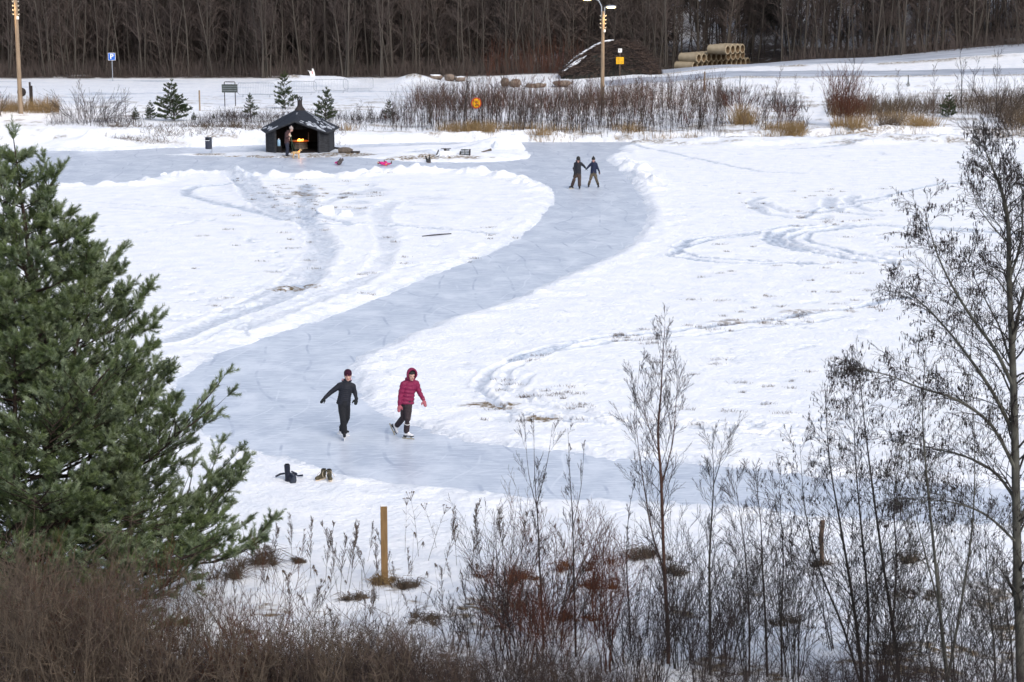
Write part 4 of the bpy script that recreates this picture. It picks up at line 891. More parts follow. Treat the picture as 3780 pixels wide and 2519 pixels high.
def brush_pile():
    Y = 181.; cx = 1415; g = GY(cx, Y); r = thing('brush_pile', 'big dark heap of cut branches with snow along its left ridge', 'brush pile', g)
    # heap outline in the photo (px, top y)
    prof = [(1288, 165), (1300, 152), (1320, 134), (1345, 118), (1370, 103), (1395, 93), (1420, 90), (1445, 94), (1462, 98), (1475, 115), (1490, 132), (1505, 150), (1515, 162)]
    xs = [PY(p, q, Y).x - g.x for p, q in prof]; zs = [PY(p, q, Y).z - g.z for p, q in prof]
    top = lambda x: float(np.interp(x, xs, zs)) + .35 * mnoise.noise(Vector((x * .9, 3, 1))) * (x > -1); D = 3.2
    V = []; nx, ny = 60, 22
    for i in range(nx):
        for j in range(ny):
            x = xs[0] + (xs[-1] - xs[0]) * i / (nx - 1); y = -D + 2 * D * j / (ny - 1); z = (max(top(x), 0) - .15) * max(0, 1 - (y / D) ** 2) ** .6 - .3; V.append((x + random.gauss(0, .05), y + random.gauss(0, .05), z * .9 + .5 * mnoise.noise(Vector((x * .8, y * .8, 5))) * min(1, z) + random.gauss(0, .06)))
    F = [(i * ny + j, (i + 1) * ny + j, (i + 1) * ny + j + 1, i * ny + j + 1) for i in range(nx - 1) for j in range(ny - 1)]
    mesh_obj('heap', V, F, M['fdark'], r)
    S = []
    for k in range(5200):
        x = random.uniform(xs[0], xs[-1]); y = random.uniform(-D, D * .6); z = (max(top(x), 0)) * max(0, 1 - (y / D) ** 2) ** .6
        if z < .05 and random.random() < .6: continue
        z = z * random.uniform(.6, 1.0); a = random.gauss(-.35 if x > 0 else .5, .5); L = random.uniform(.25, .9); dx = math.cos(a) * L; dz = math.sin(a) * L * .6; dy = random.gauss(0, .3)
        if z + dz > top(x + dx) + .12: dz = -abs(dz) * .3
        S.append((x - dx / 2, y - dy / 2 - .1, z - dz / 2, x + dx / 2, y + dy / 2 - .1, z + dz / 2, random.uniform(.012, .035), .008))
    for k in range(260):
        x = random.uniform(-1, xs[-1] - .5); z = top(x) * .9; a = random.uniform(.1, 1.3); L = random.uniform(.5, 1.3); S.append((x, -.3, z - .2, x + math.cos(a) * L, random.gauss(-.3, .4), z - .2 + math.sin(a) * L * .7, .02, .005))
    q = len(S) * 6 // 10; random.shuffle(S); segs_obj('branches', S[:q], M['twig'], r, 4); segs_obj('pale_branches', S[q:], M['ttwig'], r, 4)
    sn = MB()
    for (a, b_, w) in [(1300, 1412, .14), (1293, 1346, .3), (1296, 1330, .3)]:
        for k in range(16 if a == 1300 else 12):
            t = k / (16 if a == 1300 else 12); px = a + (b_ - a) * t; x = PY(px, 100, Y).x - g.x
            yy = 0 if a == 1300 else (-1.4 - .5 * (a == 1296)); z = top(x) * max(0, 1 - (yy / D) ** 2) ** .6 * (1 if a == 1300 else .9)
            sn.ell((x, yy - .05, z), (random.uniform(.22, .36), .3, random.uniform(.05, .10)), mtx=Matrix.Rotation(-.75 if a != 1300 or t < .3 else -.5 + .4 * t, 3, 'Y'), n=8, m=5)
    sn.build('snow_cover', M['snow'], r, True)
brush_pile()
def pipes():
    Y0 = 187.; L = 2.0; rad = .455; ri = .33
    ax = Vector((.81, -.59, 0)); row = Vector((.59, .81, 0)); z0 = PY(1640, 139.7, Y0 + 2).z - 2 * rad
    b = MB(); n = 24
    def rings(r_, x0, x1): return [(x0, r_), (x1, r_)]
    v = []; 
    for (x, r_) in [(0, ri), (0, rad * .93), (.04, rad), (L - .04, rad), (L, rad * .93), (L, ri)]:
        for k in range(n): t = 6.2832 * k / n; v.append((x, r_ * math.cos(t), r_ * math.sin(t)))
    f = [(i * n + k, i * n + (k + 1) % n, (i + 1) * n + (k + 1) % n, (i + 1) * n + k) for i in range(5) for k in range(n)]
    me_o = mesh_obj('barrel', v, f, M['conc'], None, False)
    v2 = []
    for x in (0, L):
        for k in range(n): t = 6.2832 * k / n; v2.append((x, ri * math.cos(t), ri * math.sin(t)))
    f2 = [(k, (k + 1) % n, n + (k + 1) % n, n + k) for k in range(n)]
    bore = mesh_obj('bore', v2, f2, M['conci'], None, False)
    r = thing('concrete_pipe', 'pipe', 'concrete pipe', (0, 0, 0)); me_o.parent = r; bore.parent = r; rz = math.atan2(ax.y, ax.x)
    first = True
    rowsd = [(0, 1540 + 49, 12), (1, 1598, 10), (2, 1663, 4)]
    names = ['bottom', 'middle', 'top']
    ords = ['first', 'second', 'third', 'fourth', 'fifth', 'sixth', 'seventh', 'eighth', 'ninth', 'tenth', 'eleventh', 'twelfth']
    for lv, px0, cnt in rowsd:
        # open end centre of the first pipe sits under px0
        z = z0 + rad + lv * rad * 1.72
        x0 = (px0 - 1176.5) / FPX * (Y0 + 1) * 1.005
        base = Vector((x0, Y0, z)) - ax * L * 1.0 + Vector((0, 0, 0))
        for k in range(cnt):
            p = base + row * (2 * rad * 1.0) * k + Vector((0, 0, random.uniform(-.01, .01)))
            lab = f'grey-brown concrete pipe, {ords[k]} from the left in the {names[lv]} row of the stack'
            if lv == 2: lab = f'concrete pipe on top of the stack, {ords[k]} from the left of four'
            if first: r.location = p; r.rotation_euler = (0, 0, rz); r['label'] = lab; r['group'] = 'concrete pipes stacked by the wood'; first = False
            else: dup(r, p, rz, 1, lab, 'concrete pipes stacked by the wood')
pipes()
# boots on the near shore
def boots():
    def boot(loc, rz, mains, sole, label, hgt=.19, lie=False, name='winter_boot', group=None, s=1.0, laces=False):
        r = thing(name, label, 'boot', loc, rz, group); r.scale = (s, s, s)
        b = MB(); b.ell((.0, 0, .05), (.07, .048, .055)); b.ell((.07, 0, .05), (.08, .046, .055)); b.ell((.15, 0, .042), (.075, .052, .045)); b.tube([(-.0, 0, .05), (-.01, 0, .12), (-.02, 0, hgt)], [.055, .052, .06], 12); b.tube([(.06, 0, .07), (0.0, 0, .13)], [.045, .04], 8)
        u = b.fuse('upper', M[mains], r, .009, 2)
        b = MB(); b.loft([((.065, 0, -.012), .145, .05, 0), ((.065, 0, .022), .15, .053, 0)], 18); b.build('sole', M[sole], r)
        b = MB(); b.tube([(-.02, 0, hgt - .005), (-.02, 0, hgt + .014)], .042, 10); b.build('opening', M['hole'], r)
        if laces: b = MB(); b.tube([(.03, -.03, .15), (.07, -.08, .1), (.06, -.12, .0)], .005, 4); b.tube([(.03, .03, .17), (.08, .06, .13), (.10, .10, .06)], .005, 4); b.build('laces', M['lace'], r)
        if lie: r.rotation_euler = lie
        return r
    g = G(743, 1103); boot((g.x, g.y, g.z + .01), R(-130), 'olive', 'lace', 'left one of two olive ankle boots with pale soles on the snow', s=1.15, laces=True)
    g = G(757, 1104); boot((g.x, g.y, g.z + .01), R(-78), 'olive', 'lace', 'right one of two olive ankle boots, toe turned to the viewer', s=1.1, laces=True)
    g = G(662, 1106); boot((g.x, g.y, g.z + .0), R(-40), 'rubber', 'grey', 'tall dark winter boot standing upright by the near shore', hgt=.32, s=1.2)
    g = G(676, 1111); boot((g.x, g.y, g.z + .09), 0, 'rubber', 'grey', 'dark winter boot lying on its side in the snow', hgt=.3, s=1.2, lie=(R(80), R(75), R(-160)))
    g = G(664, 1097); b = MB(); b.tube([(-.30, -.05, .02), (-.2, .02, .06), (-.05, .03, .08), (.1, .0, .07), (.22, -.05, .04), (.33, -.06, .05)], [.022, .024, .02, .018, .018, .026], 7)
    b.tube([(.05, .1, .1), (.18, .04, .06)], .022, 6); single(b, 'black_scarf', M['rubber'], 'narrow black scarf lying across the snow behind the tall boot', 'scarf', g)
boots()
# ------------------------------------------------------------------ people
def frame(fwd, up=Vector((0, 0, 1))):
    x = fwd.normalized(); z = (up - x * up.dot(x)).normalized(); y = z.cross(x); return Matrix((x, y, z)).transposed()     # columns: forward, left, up
def lim(mb, pts, rs, puff=0, n=10):
    """tapered limb through pts; puff = spacing of quilted bulges"""
    mb.tube(pts, rs, n)
    for p, r in zip(pts, rs): mb.ell(p, r, n=10, m=7)
    if puff:
        for a, b, ra, rb in zip(pts[:-1], pts[1:], rs[:-1], rs[1:]):
            L = (b - a).length; k = max(1, int(L / puff)); d = (b - a).normalized(); q = frame(d)
            for i in range(k):
                t = (i + .5) / k; r = (ra + (rb - ra) * t) * 1.13; mb.ell(a.lerp(b, t), (L / k * .62, r, r), mtx=q, n=12, m=8)
def mitten(parent, w, tip, th, m, name='mitten', s=1., fingers=False):
    d = (tip - w); L = d.length; d.normalize(); thd = (th - d * th.dot(d)).normalized(); q = Matrix((d, thd, d.cross(thd))).transposed(); b = MB()
    b.tube([w - d * .03, w + d * .03], [.038 * s, .033 * s], 10)
    if fingers:
        b.ell(w + d * .06 * s, (.05 * s, .042 * s, .024 * s), mtx=q)
        for k, (o, l) in enumerate([(-.030, .062), (-.010, .074), (.011, .080), (.031, .070)]):
            a = w + d * .085 * s + thd * o * s; mdl = a + d * l * .5 * s; e = mdl + (d * .8 + d.cross(thd) * .5) * l * .45 * s; b.tube([a, mdl, e], [.0115 * s, .0105 * s, .009 * s], 7); b.ell(e, .009 * s, n=6, m=5)
        b.tube([w + d * .035 * s + thd * .03 * s, w + d * .065 * s + thd * .058 * s, w + d * .095 * s + thd * .062 * s], [.014 * s, .012 * s, .010 * s], 7)
    else:
        b.ell(w + d * (L * .42), (L * .36, .044 * s, .027 * s), mtx=q); b.ell(w + d * (L * .72), (L * .30, .038 * s, .025 * s), mtx=q)
        b.tube([w + d * .03 + thd * .02 * s, w + d * .07 + thd * .058 * s, w + d * .115 + thd * .068 * s], [.02 * s, .018 * s, .014 * s], 8); b.ell(w + d * .115 + thd * .068 * s, .014 * s, n=8, m=6)
    return b.fuse(name, m, parent, .007, 2)
def skate(parent, ank, fwd, up, boot, blade, s=1., hold=None, name='skate'):
    q = frame(fwd, up); O = lambda x, y, z: ank + q @ Vector((x * s, y * s, z * s))
    b = MB(); b.tube([O(-.005, 0, .07), O(0, 0, 0), O(.005, 0, -.04)], [.052 * s, .046 * s, .046 * s], 12); b.ell(O(-.02, 0, -.055), (.05 * s, .038 * s, .042 * s), mtx=q); b.ell(O(.05, 0, -.055), (.075 * s, .039 * s, .042 * s), mtx=q); b.ell(O(.125, 0, -.067), (.06 * s, .038 * s, .030 * s), mtx=q); b.tube([O(.06, 0, -.03), O(.01, 0, .02)], [.034 * s, .04 * s], 8)
    o = b.fuse(name, M[boot], parent, .008, 2)
    b = MB()
    for (x, y, z, dx, dz) in [(-.03, 0, -.105, .075, .035), (.06, 0, -.098, .24, .012)]:
        b.add([O(x + sx * dx / 2, sy * .032, z + sz * dz / 2) for sx in (-1, 1) for sy in (-1, 1) for sz in (-1, 1)], [(0, 1, 3, 2), (4, 6, 7, 5), (0, 4, 5, 1), (2, 3, 7, 6), (0, 2, 6, 4), (1, 5, 7, 3)])
    b.build('sole', M['sole'] if not hold else M[hold], o)
    b = MB()
    for x in (-.035, .12): b.add([O(x + sx * .02, sy * .008, -.112 + sz * .03) for sx in (-1, 1) for sy in (-1, 1) for sz in (-1, 1)], [(0, 1, 3, 2), (4, 6, 7, 5), (0, 4, 5, 1), (2, 3, 7, 6), (0, 2, 6, 4), (1, 5, 7, 3)])
    x = .045; b.add([O(x + sx * .155 - (0 if sz < 0 else .0), sy * .005, -.153 + sz * .014) for sx in (-1, 1) for sy in (-1, 1) for sz in (-1, 1)], [(0, 1, 3, 2), (4, 6, 7, 5), (0, 4, 5, 1), (2, 3, 7, 6), (0, 2, 6, 4), (1, 5, 7, 3)])
    b.build('blade', M[blade], o); return o
def shoe(parent, ank, fwd, up, m, s=1., shaft=.1, name='boot'):
    q = frame(fwd, up); O = lambda x, y, z: ank + q @ Vector((x * s, y * s, z * s)); b = MB()
    b.tube([O(-.01, 0, shaft), O(0, 0, 0), O(.0, 0, -.04)], [.055 * s, .05 * s, .048 * s], 12); b.ell(O(-.015, 0, -.055), (.05 * s, .04 * s, .04 * s), mtx=q); b.ell(O(.06, 0, -.055), (.08 * s, .043 * s, .04 * s), mtx=q); b.ell(O(.135, 0, -.06), (.06 * s, .043 * s, .033 * s), mtx=q)
    return b.fuse(name, m, parent, .009, 2)
def person(label, org, J, look, k=1., jacket='jblack', trou='pants', hatm='maroon', hat='beanie', hood=None, puff=.085, skates=None, gloves=('mitt', False), hem=.0, shoes=None, group=None, waist=(.165, .13), chest=(.205, .135), tail=None, scarf=None, thr=(.095, .068, .062), vox=.013, trail=None, lab2=None, nohead=False, loose=1.):
    O = Vector(org)
    def g(n):
        v = J[n]; return Vector(v) if not (isinstance(v, tuple) and v[0] == 'px') else (PY(v[1], v[2], O.y + v[3]) - O)
    T = {n: g(n) for n in J}; look = Vector(look).normalized()
    hd = T['head']; pel = T['pelvis']; neck = T['neck']; sp = (neck - pel).normalized(); q = frame(look)
    # body: one continuous skin
    b = MB(); hq = frame(look); b.ell(hd + hq @ Vector((0, 0, .02)) * k, (.098 * k, .076 * k, .108 * k), mtx=hq, n=18, m=14); b.ell(hd + hq @ Vector((.03, 0, -.055)) * k, (.06 * k, .056 * k, .06 * k), mtx=hq, n=14, m=10)
    b.ell(hd + hq @ Vector((.098, 0, -.012)) * k, (.020 * k, .013 * k, .024 * k), mtx=hq); b.ell(hd + hq @ Vector((.083, 0, -.083)) * k, (.02 * k, .024 * k, .016 * k), mtx=hq)
    for s in (-1, 1): b.ell(hd + hq @ Vector((-.005, .077 * s, -.005)) * k, (.02 * k, .010 * k, .030 * k), mtx=hq); b.ell(hd + hq @ Vector((.07, .035 * s, -.025)) * k, (.025 * k, .022 * k, .02 * k), mtx=hq)
    lim(b, [hd + Vector((0, 0, -.06 * k)), neck], [.05 * k, .058 * k])
    sh = [T['shL'], T['shR']]; lim(b, [neck, neck.lerp(pel, .4), pel], [.09 * k, .12 * k, .12 * k])
    for s_, e_, w_, t_ in (('shL', 'elL', 'wrL', 'tipL'), ('shR', 'elR', 'wrR', 'tipR')):
        lim(b, [neck, T[s_]], [.06 * k, .06 * k]); lim(b, [T[s_], T[e_], T[w_]], [.052 * k, .04 * k, .028 * k]); b.ell(T[w_].lerp(T[t_], .45), ((T[t_] - T[w_]).length * .42, .026 * k, .02 * k), mtx=frame(T[t_] - T[w_]))
    for h_, n_, a_ in (('hipL', 'knL', 'anL'), ('hipR', 'knR', 'anR')):
        lim(b, [T[h_], T[n_], T[a_]], [.08 * k, .052 * k, .035 * k])
    body = b.fuse('person', M['skin'], None, vox, 2); body.location = O; tag(body, label, 'person', group)
    # face
    for s in (-1, 1): b = MB(); b.ell(hd + hq @ Vector((.093, .030 * s, .012)) * k, (.008 * k, .012 * k, .007 * k), mtx=hq, n=8, m=6); b.build('eye', M['eye'], body, True)
    b = MB(); b.ell(hd + hq @ Vector((.0965, 0, -.052)) * k, (.008 * k, .024 * k, .007 * k), mtx=hq, n=10, m=6); b.build('mouth', M['lips'], body, True)
    b = MB(); b.ell(hd + hq @ Vector((-.02, 0, .02)) * k, (.093 * k, .088 * k, .108 * k), mtx=hq, n=14, m=10); b.ell(hd + hq @ Vector((-.055, 0, -.06)) * k, (.05 * k, .075 * k, .06 * k), mtx=hq); b.fuse('hair', M['hair'], body, .01, 2)
    if hat:
        b = MB(); b.ell(hd + hq @ Vector((-.015, 0, .072)) * k, (.112 * k, .094 * k, .09 * k), mtx=hq, n=16, m=12); b.ell(hd + hq @ Vector((-.005, 0, .045)) * k, (.113 * k, .097 * k, .036 * k), mtx=hq, n=16, m=8)
        if hat == 'pompom': b.ell(hd + hq @ Vector((-.035, 0, .175)) * k, .034 * k)
        if hat == 'band': b = MB(); b.ell(hd + hq @ Vector((-.01, 0, .085)) * k, (.112 * k, .09 * k, .055 * k), mtx=hq, n=16, m=10)
        ht = b.fuse('hat', M[hatm], body, .009, 2)
        if hat == 'beanie': b = MB(); b.add([hd + hq @ (Vector((.112, .012 + dy_ - .03, .058 + dz_)) * k) for dy_, dz_ in ((-.012, -.014), (.012, -.014), (.012, .014), (-.012, .014))], [(0, 1, 2, 3), (3, 2, 1, 0)]); b.build('tag', M['pinkmitt'], ht)
    # jacket
    ex = (T['shR'] - T['shL']); yaw = math.atan2(ex.y, ex.x); b = MB(); hb = T.get('hem', pel - sp * (.06 + hem))
    tops = T['shL'].lerp(T['shR'], .5); n = max(3, int((tops - hb).length / (puff or .05)))
    X = (ex - sp * ex.dot(sp)).normalized(); Yv = sp.cross(X); TQ = Matrix((X, Yv, sp)).transposed()
    shw = ex.length / 2
    rings = []
    for i in range(n + 1):
        t = i / n; c = hb.lerp(tops, t); wx = waist[0] * loose * k * (1.08 - .25 * t) if t < .45 else waist[0] * loose * k * .97 + (shw + .012 * k - waist[0] * loose * k * .97) * min(1, (t - .45) / .45); wy = waist[1] * k + (chest[1] - waist[1]) * k * t
        hh = (tops - hb).length / n
        b.ell(c, (wx, wy * (1 - .1 * (t > .9)), hh * (.78 if puff else .95)), mtx=TQ, n=18, m=10)
        rings.append((c, wx, wy))
    for (c, wx, wy), (c2, wx2, wy2) in zip(rings[:-1], rings[1:]):        # inner core
        v = []
        for (cc, a_, b_) in ((c, wx * .9, wy * .9), (c2, wx2 * .9, wy2 * .9)):
            for m_ in range(14): t = 6.2832 * m_ / 14; v.append(cc + TQ @ Vector((a_ * math.cos(t), b_ * math.sin(t), 0)))
        b.add(v, [(m_, (m_ + 1) % 14, 14 + (m_ + 1) % 14, 14 + m_) for m_ in range(14)] + [tuple(range(13, -1, -1)), tuple(range(14, 28))])
    b.tube([hb, hb + sp * .03], [waist[0] * k * .98, waist[0] * k * 1.0], 14) if False else None
    lim(b, [tops + sp * .0, neck + sp * .02, neck.lerp(hd, .42)], [.108 * k, .090 * k, .074 * k])
    for s_, e_, w_ in (('shL', 'elL', 'wrL'), ('shR', 'elR', 'wrR')):
        lim(b, [neck.lerp(T[s_], .3), T[s_]], [.075 * k, .076 * k]); lim(b, [T[s_], T[e_], T[w_]], [.072 * k, .057 * k, .044 * k], puff)
    jk = b.fuse('jacket', M[jacket], body, vox * .9, 2 if puff else 4)
    if hood == 'up':
        b = MB(); hh = hq
        for k_ in range(13):
            a = -1.9 + 3.8 * k_ / 12; p = hd + hq @ Vector((.058, .112 * math.sin(a), .045 + .128 * math.cos(a) * (1.05 if abs(a) < 1.6 else .9))) * k
            b.ell(p, .024 * k, n=8, m=6)
        b2 = []
        n1, n2 = 16, 22; Vv = []; Ff = []
        for i in range(n1 + 1):
            th_ = math.pi * i / n1 * .60
            for j in range(n2):
                ph = 6.2832 * j / n2; x = -.005 - .140 * math.cos(th_); rr = math.sin(th_); Vv.append(hd + hq @ (Vector((x + .035, .120 * rr * math.sin(ph), .035 + .150 * rr * math.cos(ph) + .02 * (math.cos(ph) > 0))) * k))
        for i in range(n1):
            for j in range(n2): Ff.append((i * n2 + j, i * n2 + (j + 1) % n2, (i + 1) * n2 + (j + 1) % n2, (i + 1) * n2 + j))
        off = n1 * n2; Vi = [v_ - (v_ - hd).normalized() * .018 * k for v_ in Vv]; m_ = len(Vv)
        F2 = [tuple(reversed([q_ + m_ for q_ in f_])) for f_ in Ff] + [(off + j, off + (j + 1) % n2, m_ + off + (j + 1) % n2, m_ + off + j) for j in range(n2)]
        b.add(Vv + Vi, Ff + F2); b.ell(neck + Vector((0, 0, .03)) + (hq @ Vector((-.05, 0, 0))) * k, (.10 * k, .10 * k, .06 * k)); b.fuse('hood', M[jacket], jk, .009, 2)
    elif hood == 'down':
        b = MB(); ny = neck + hq @ Vector((-.07, 0, .045)) * k; b.ell(ny, (.075 * k, .125 * k, .05 * k), mtx=hq); b.fuse('hood', M[jacket], jk, .011, 2)
        if tail: b = MB(); [b.ell(neck + hq @ Vector((-.045, .095 * s, .082)) * k, (.03 * k, .022 * k, .032 * k), mtx=hq) for s in (-1, 1)]; b.fuse('hood_lining', M[tail], jk, .008, 2)
    if scarf: b = MB(); [b.ell(neck + hq @ Vector((.045 * math.cos(a), .06 * math.sin(a), .04)) * k, .04 * k, n=8, m=6) for a in [6.283 * i / 10 for i in range(10)]]; b.fuse('neck_warmer', M[scarf], body, .01, 2)
    # trousers
    b = MB(); lim(b, [pel + sp * .06, pel - sp * .04 * k], [.125 * k, .13 * k])
    for h_, n_, a_ in (('hipL', 'knL', 'anL'), ('hipR', 'knR', 'anR')):
        kn = T[n_]; an = T[a_]; lim(b, [pel.lerp(T[h_], .7), T[h_].lerp(kn, .45), kn, kn.lerp(an, .45), an + (kn - an).normalized() * .02], [thr[0] * 1.08 * k, thr[0] * .95 * k, thr[1] * k, thr[1] * .97 * k, thr[2] * k])
    tr = b.fuse('trousers', M[trou], body, vox * .9, 2)
    if trail: b = MB(); d_ = (T['anR'] - T['knR']).normalized(); p = T['knR'] + d_ * .13; b.tube([p, p + d_ * .009], thr[1] * 1.0 * k, 14); b.build('reflective_strip', M['refl'], tr)
    if gloves:
        for w_, t_, th_ in (('wrL', 'tipL', 'thL'), ('wrR', 'tipR', 'thR')):
            mitten(body, T[w_], T[t_], J.get(th_, Vector((0, -1, 0))), M[gloves[0]], 'glove' if gloves[1] else 'mitten', k * (1.1 if not gloves[1] else 1), gloves[1])
    for sd, a_ in (('L', 'anL'), ('R', 'anR')):
        f = Vector(J['foot' + sd]); u = Vector(J.get('up' + sd, (0, 0, 1)))
        if skates: skate(body, T[a_], f, u, skates[0] if isinstance(skates[0], str) else skates[0][sd == 'R'], skates[1], k, skates[2] if len(skates) > 2 else None)
        if shoes: shoe(body, T[a_], f, u, M[shoes], k, .09 if len(J) < 99 else .09)
    return body, T
px = lambda a, b, c=0.: ('px', a, b, c)
# 1: girl in black, gliding to the viewer, arms out
o1 = P(790.5, 1010); 
person('smiling skater in black padded jacket and maroon beanie, one arm stretched out', o1, dict(head=px(799.5, 864.5), neck=px(797, 881.5, .02), shL=px(780.5, 886.5), shR=px(811, 888.5, .02), elL=px(760, 902, -.02), wrL=px(746.5, 914.5, -.1), tipL=px(736.5, 927, -.14), elR=px(816, 904, .05), wrR=px(819, 917, -.04), tipR=px(816.5, 931, -.1), thL=Vector((.5, -.5, -.3)), thR=Vector((-1, -.3, 0)),
 pelvis=px(790.5, 925), hem=px(789, 928), hipL=px(784.5, 928, -.02), hipR=px(796, 928, .04), knL=px(788.5, 964, -.1), anL=px(791, 993.3, -.04), knR=px(796.5, 961, .08), anR=px(786, 983.5, .42), footL=(.12, -1, 0), footR=(1, -.25, -.1), upR=(0, .1, 1)),
 (.12, -1, -.12), 1.09, 'jblack', 'pants', 'maroon', 'beanie', 'down', .0, ('blackboot', 'white', 'skate'), ('mitt', False), tail='pink', scarf='jblack', thr=(.098, .078, .078), waist=(.165, .125), loose=.98)
# 2: burgundy hooded jacket, one foot lifted
o2 = P(936.5, 1009)
person('skater in burgundy puffer jacket with hood up, one white skate lifted behind', o2, dict(head=px(944.8, 863.5, -.04), neck=px(941.5, 876.0, .03), shL=px(927, 883.5, -.06), shR=px(956.5, 881.5, .1), elL=px(920.5, 905, -.08), wrL=px(917.8, 930, -.14), tipL=px(916.3, 948, -.18), elR=px(964, 903, .1), wrR=px(973, 918.5, .0), tipR=px(978.3, 935.5, -.04), thL=Vector((1, -.3, 0)), thR=Vector((-1, -.4, 0)),
 pelvis=px(935.5, 924), hem=px(935, 925), hipL=px(929.5, 929, .03), hipR=px(938.5, 929, -.02), knL=px(927.5, 959, .08), anL=px(912.5, 977.5, .42), knR=px(936.5, 963, -.1), anR=px(933.8, 992.4, 0), footL=(.42, -.15, -.95), upL=(.75, -.2, .45), footR=(1, -.42, -.0)),
 (.42, -1, -.22), 1.09, 'jred', 'pbrown', 'black', 'band', 'up', .095, ('skate', 'tanblade'), ('pinkmitt', False), thr=(.098, .075, .068), trail=True, waist=(.17, .135))
# 3, 4: the couple holding hands far up the path
o3 = P(1327, 434.5)
person('tall skater in black jacket and brown trousers, head bowed, holding the other by the hand', o3, dict(head=px(1328.7, 367.2, -.1), neck=px(1328.5, 374.3, 0), shL=px(1322, 376.8), shR=px(1335, 376.5), elL=px(1318.3, 387), wrL=px(1320.5, 396.5, -.15), tipL=px(1324.5, 402.5, -.2), elR=px(1341, 381), wrR=px(1345, 386), tipR=px(1347.6, 389), thL=Vector((1, 0, .3)), thR=Vector((0, -1, 0)),
 pelvis=px(1327, 398), hem=px(1327, 399), hipL=px(1323, 400), hipR=px(1331, 400), knL=px(1319, 413.5, -.1), anL=px(1314.8, 425.8, .05), knR=px(1331.5, 415, -.1), anR=px(1331.5, 427.3, -.1), footL=(-.75, -.6, 0), footR=(.1, -1, 0)),
 (.05, -.8, -.75), 1.13, 'jblack', 'browncam', 'black', 'beanie', 'down', .0, ('blackboot', 'tanblade'), ('mitt', True), thr=(.105, .083, .078), waist=(.17, .13), vox=.016)
o4 = P(1363, 432)
person('smaller skater in navy jacket, camouflage trousers and striped hat, holding hands', o4, dict(head=px(1363.6, 368, -.02), neck=px(1363.8, 375, .02), shL=px(1358.5, 377.5), shR=px(1369.5, 377), elL=px(1352.5, 383), wrL=px(1349.3, 387), tipL=px(1346.8, 389.5), elR=px(1373, 386), wrR=px(1377, 394), tipR=px(1378.3, 401.5, -.02), thL=Vector((0, -1, 0)), thR=Vector((-1, -.3, 0)),
 pelvis=px(1363.8, 397), hem=px(1363.8, 397), hipL=px(1360.5, 399), hipR=px(1367, 399), knL=px(1356.8, 412, -.08), anL=px(1352.8, 424.5, 0), knR=px(1370, 412, -.08), anR=px(1374.5, 424.5, 0), footL=(-.2, -1, 0), footR=(.2, -1, 0)),
 (-.05, -1, -.2), 1.02, 'navy', 'camo', 'black', 'pompom', 'down', .085, ('blackboot', 'blade'), ('mitt', True), thr=(.095, .075, .07), vox=.016, waist=(.165, .13))
def headphones():
    pass
# 5: person at the fire
o5 = P(660, 359.5); o5.z = .04
b5, T5 = person('adult in brown down coat and grey knit hat bending to the fire inside the hut', o5, dict(head=px(668.8, 298, -.08), neck=px(664, 304.5, 0), shL=px(660, 306.5, -.16), shR=px(660, 306, .16), elL=px(657.5, 316, -.22), wrL=px(665, 313.5, -.2), tipL=px(669.5, 312, -.18), elR=px(658.5, 316, .18), wrR=px(665, 314, .04), tipR=px(669.5, 312.5, 0), thL=Vector((0, 0, 1)), thR=Vector((0, 0, 1)),
 pelvis=px(659.5, 327), hem=px(659.3, 329), hipL=px(659.5, 329, -.1), hipR=px(659.5, 329, .1), knL=px(660.5, 343, -.12), anL=px(659, 356.5, -.12), knR=px(661, 343, .12), anR=px(660, 356, .12), footL=(1, -.3, 0), footR=(1, -.2, 0)),
 (.9, -.35, -.35), 1.14, 'coat', 'jeans', 'knit', 'pompom', 'down', .085, None, ('cream', False), shoes='blackboot', thr=(.105, .085, .075), vox=.017, waist=(.17, .15))
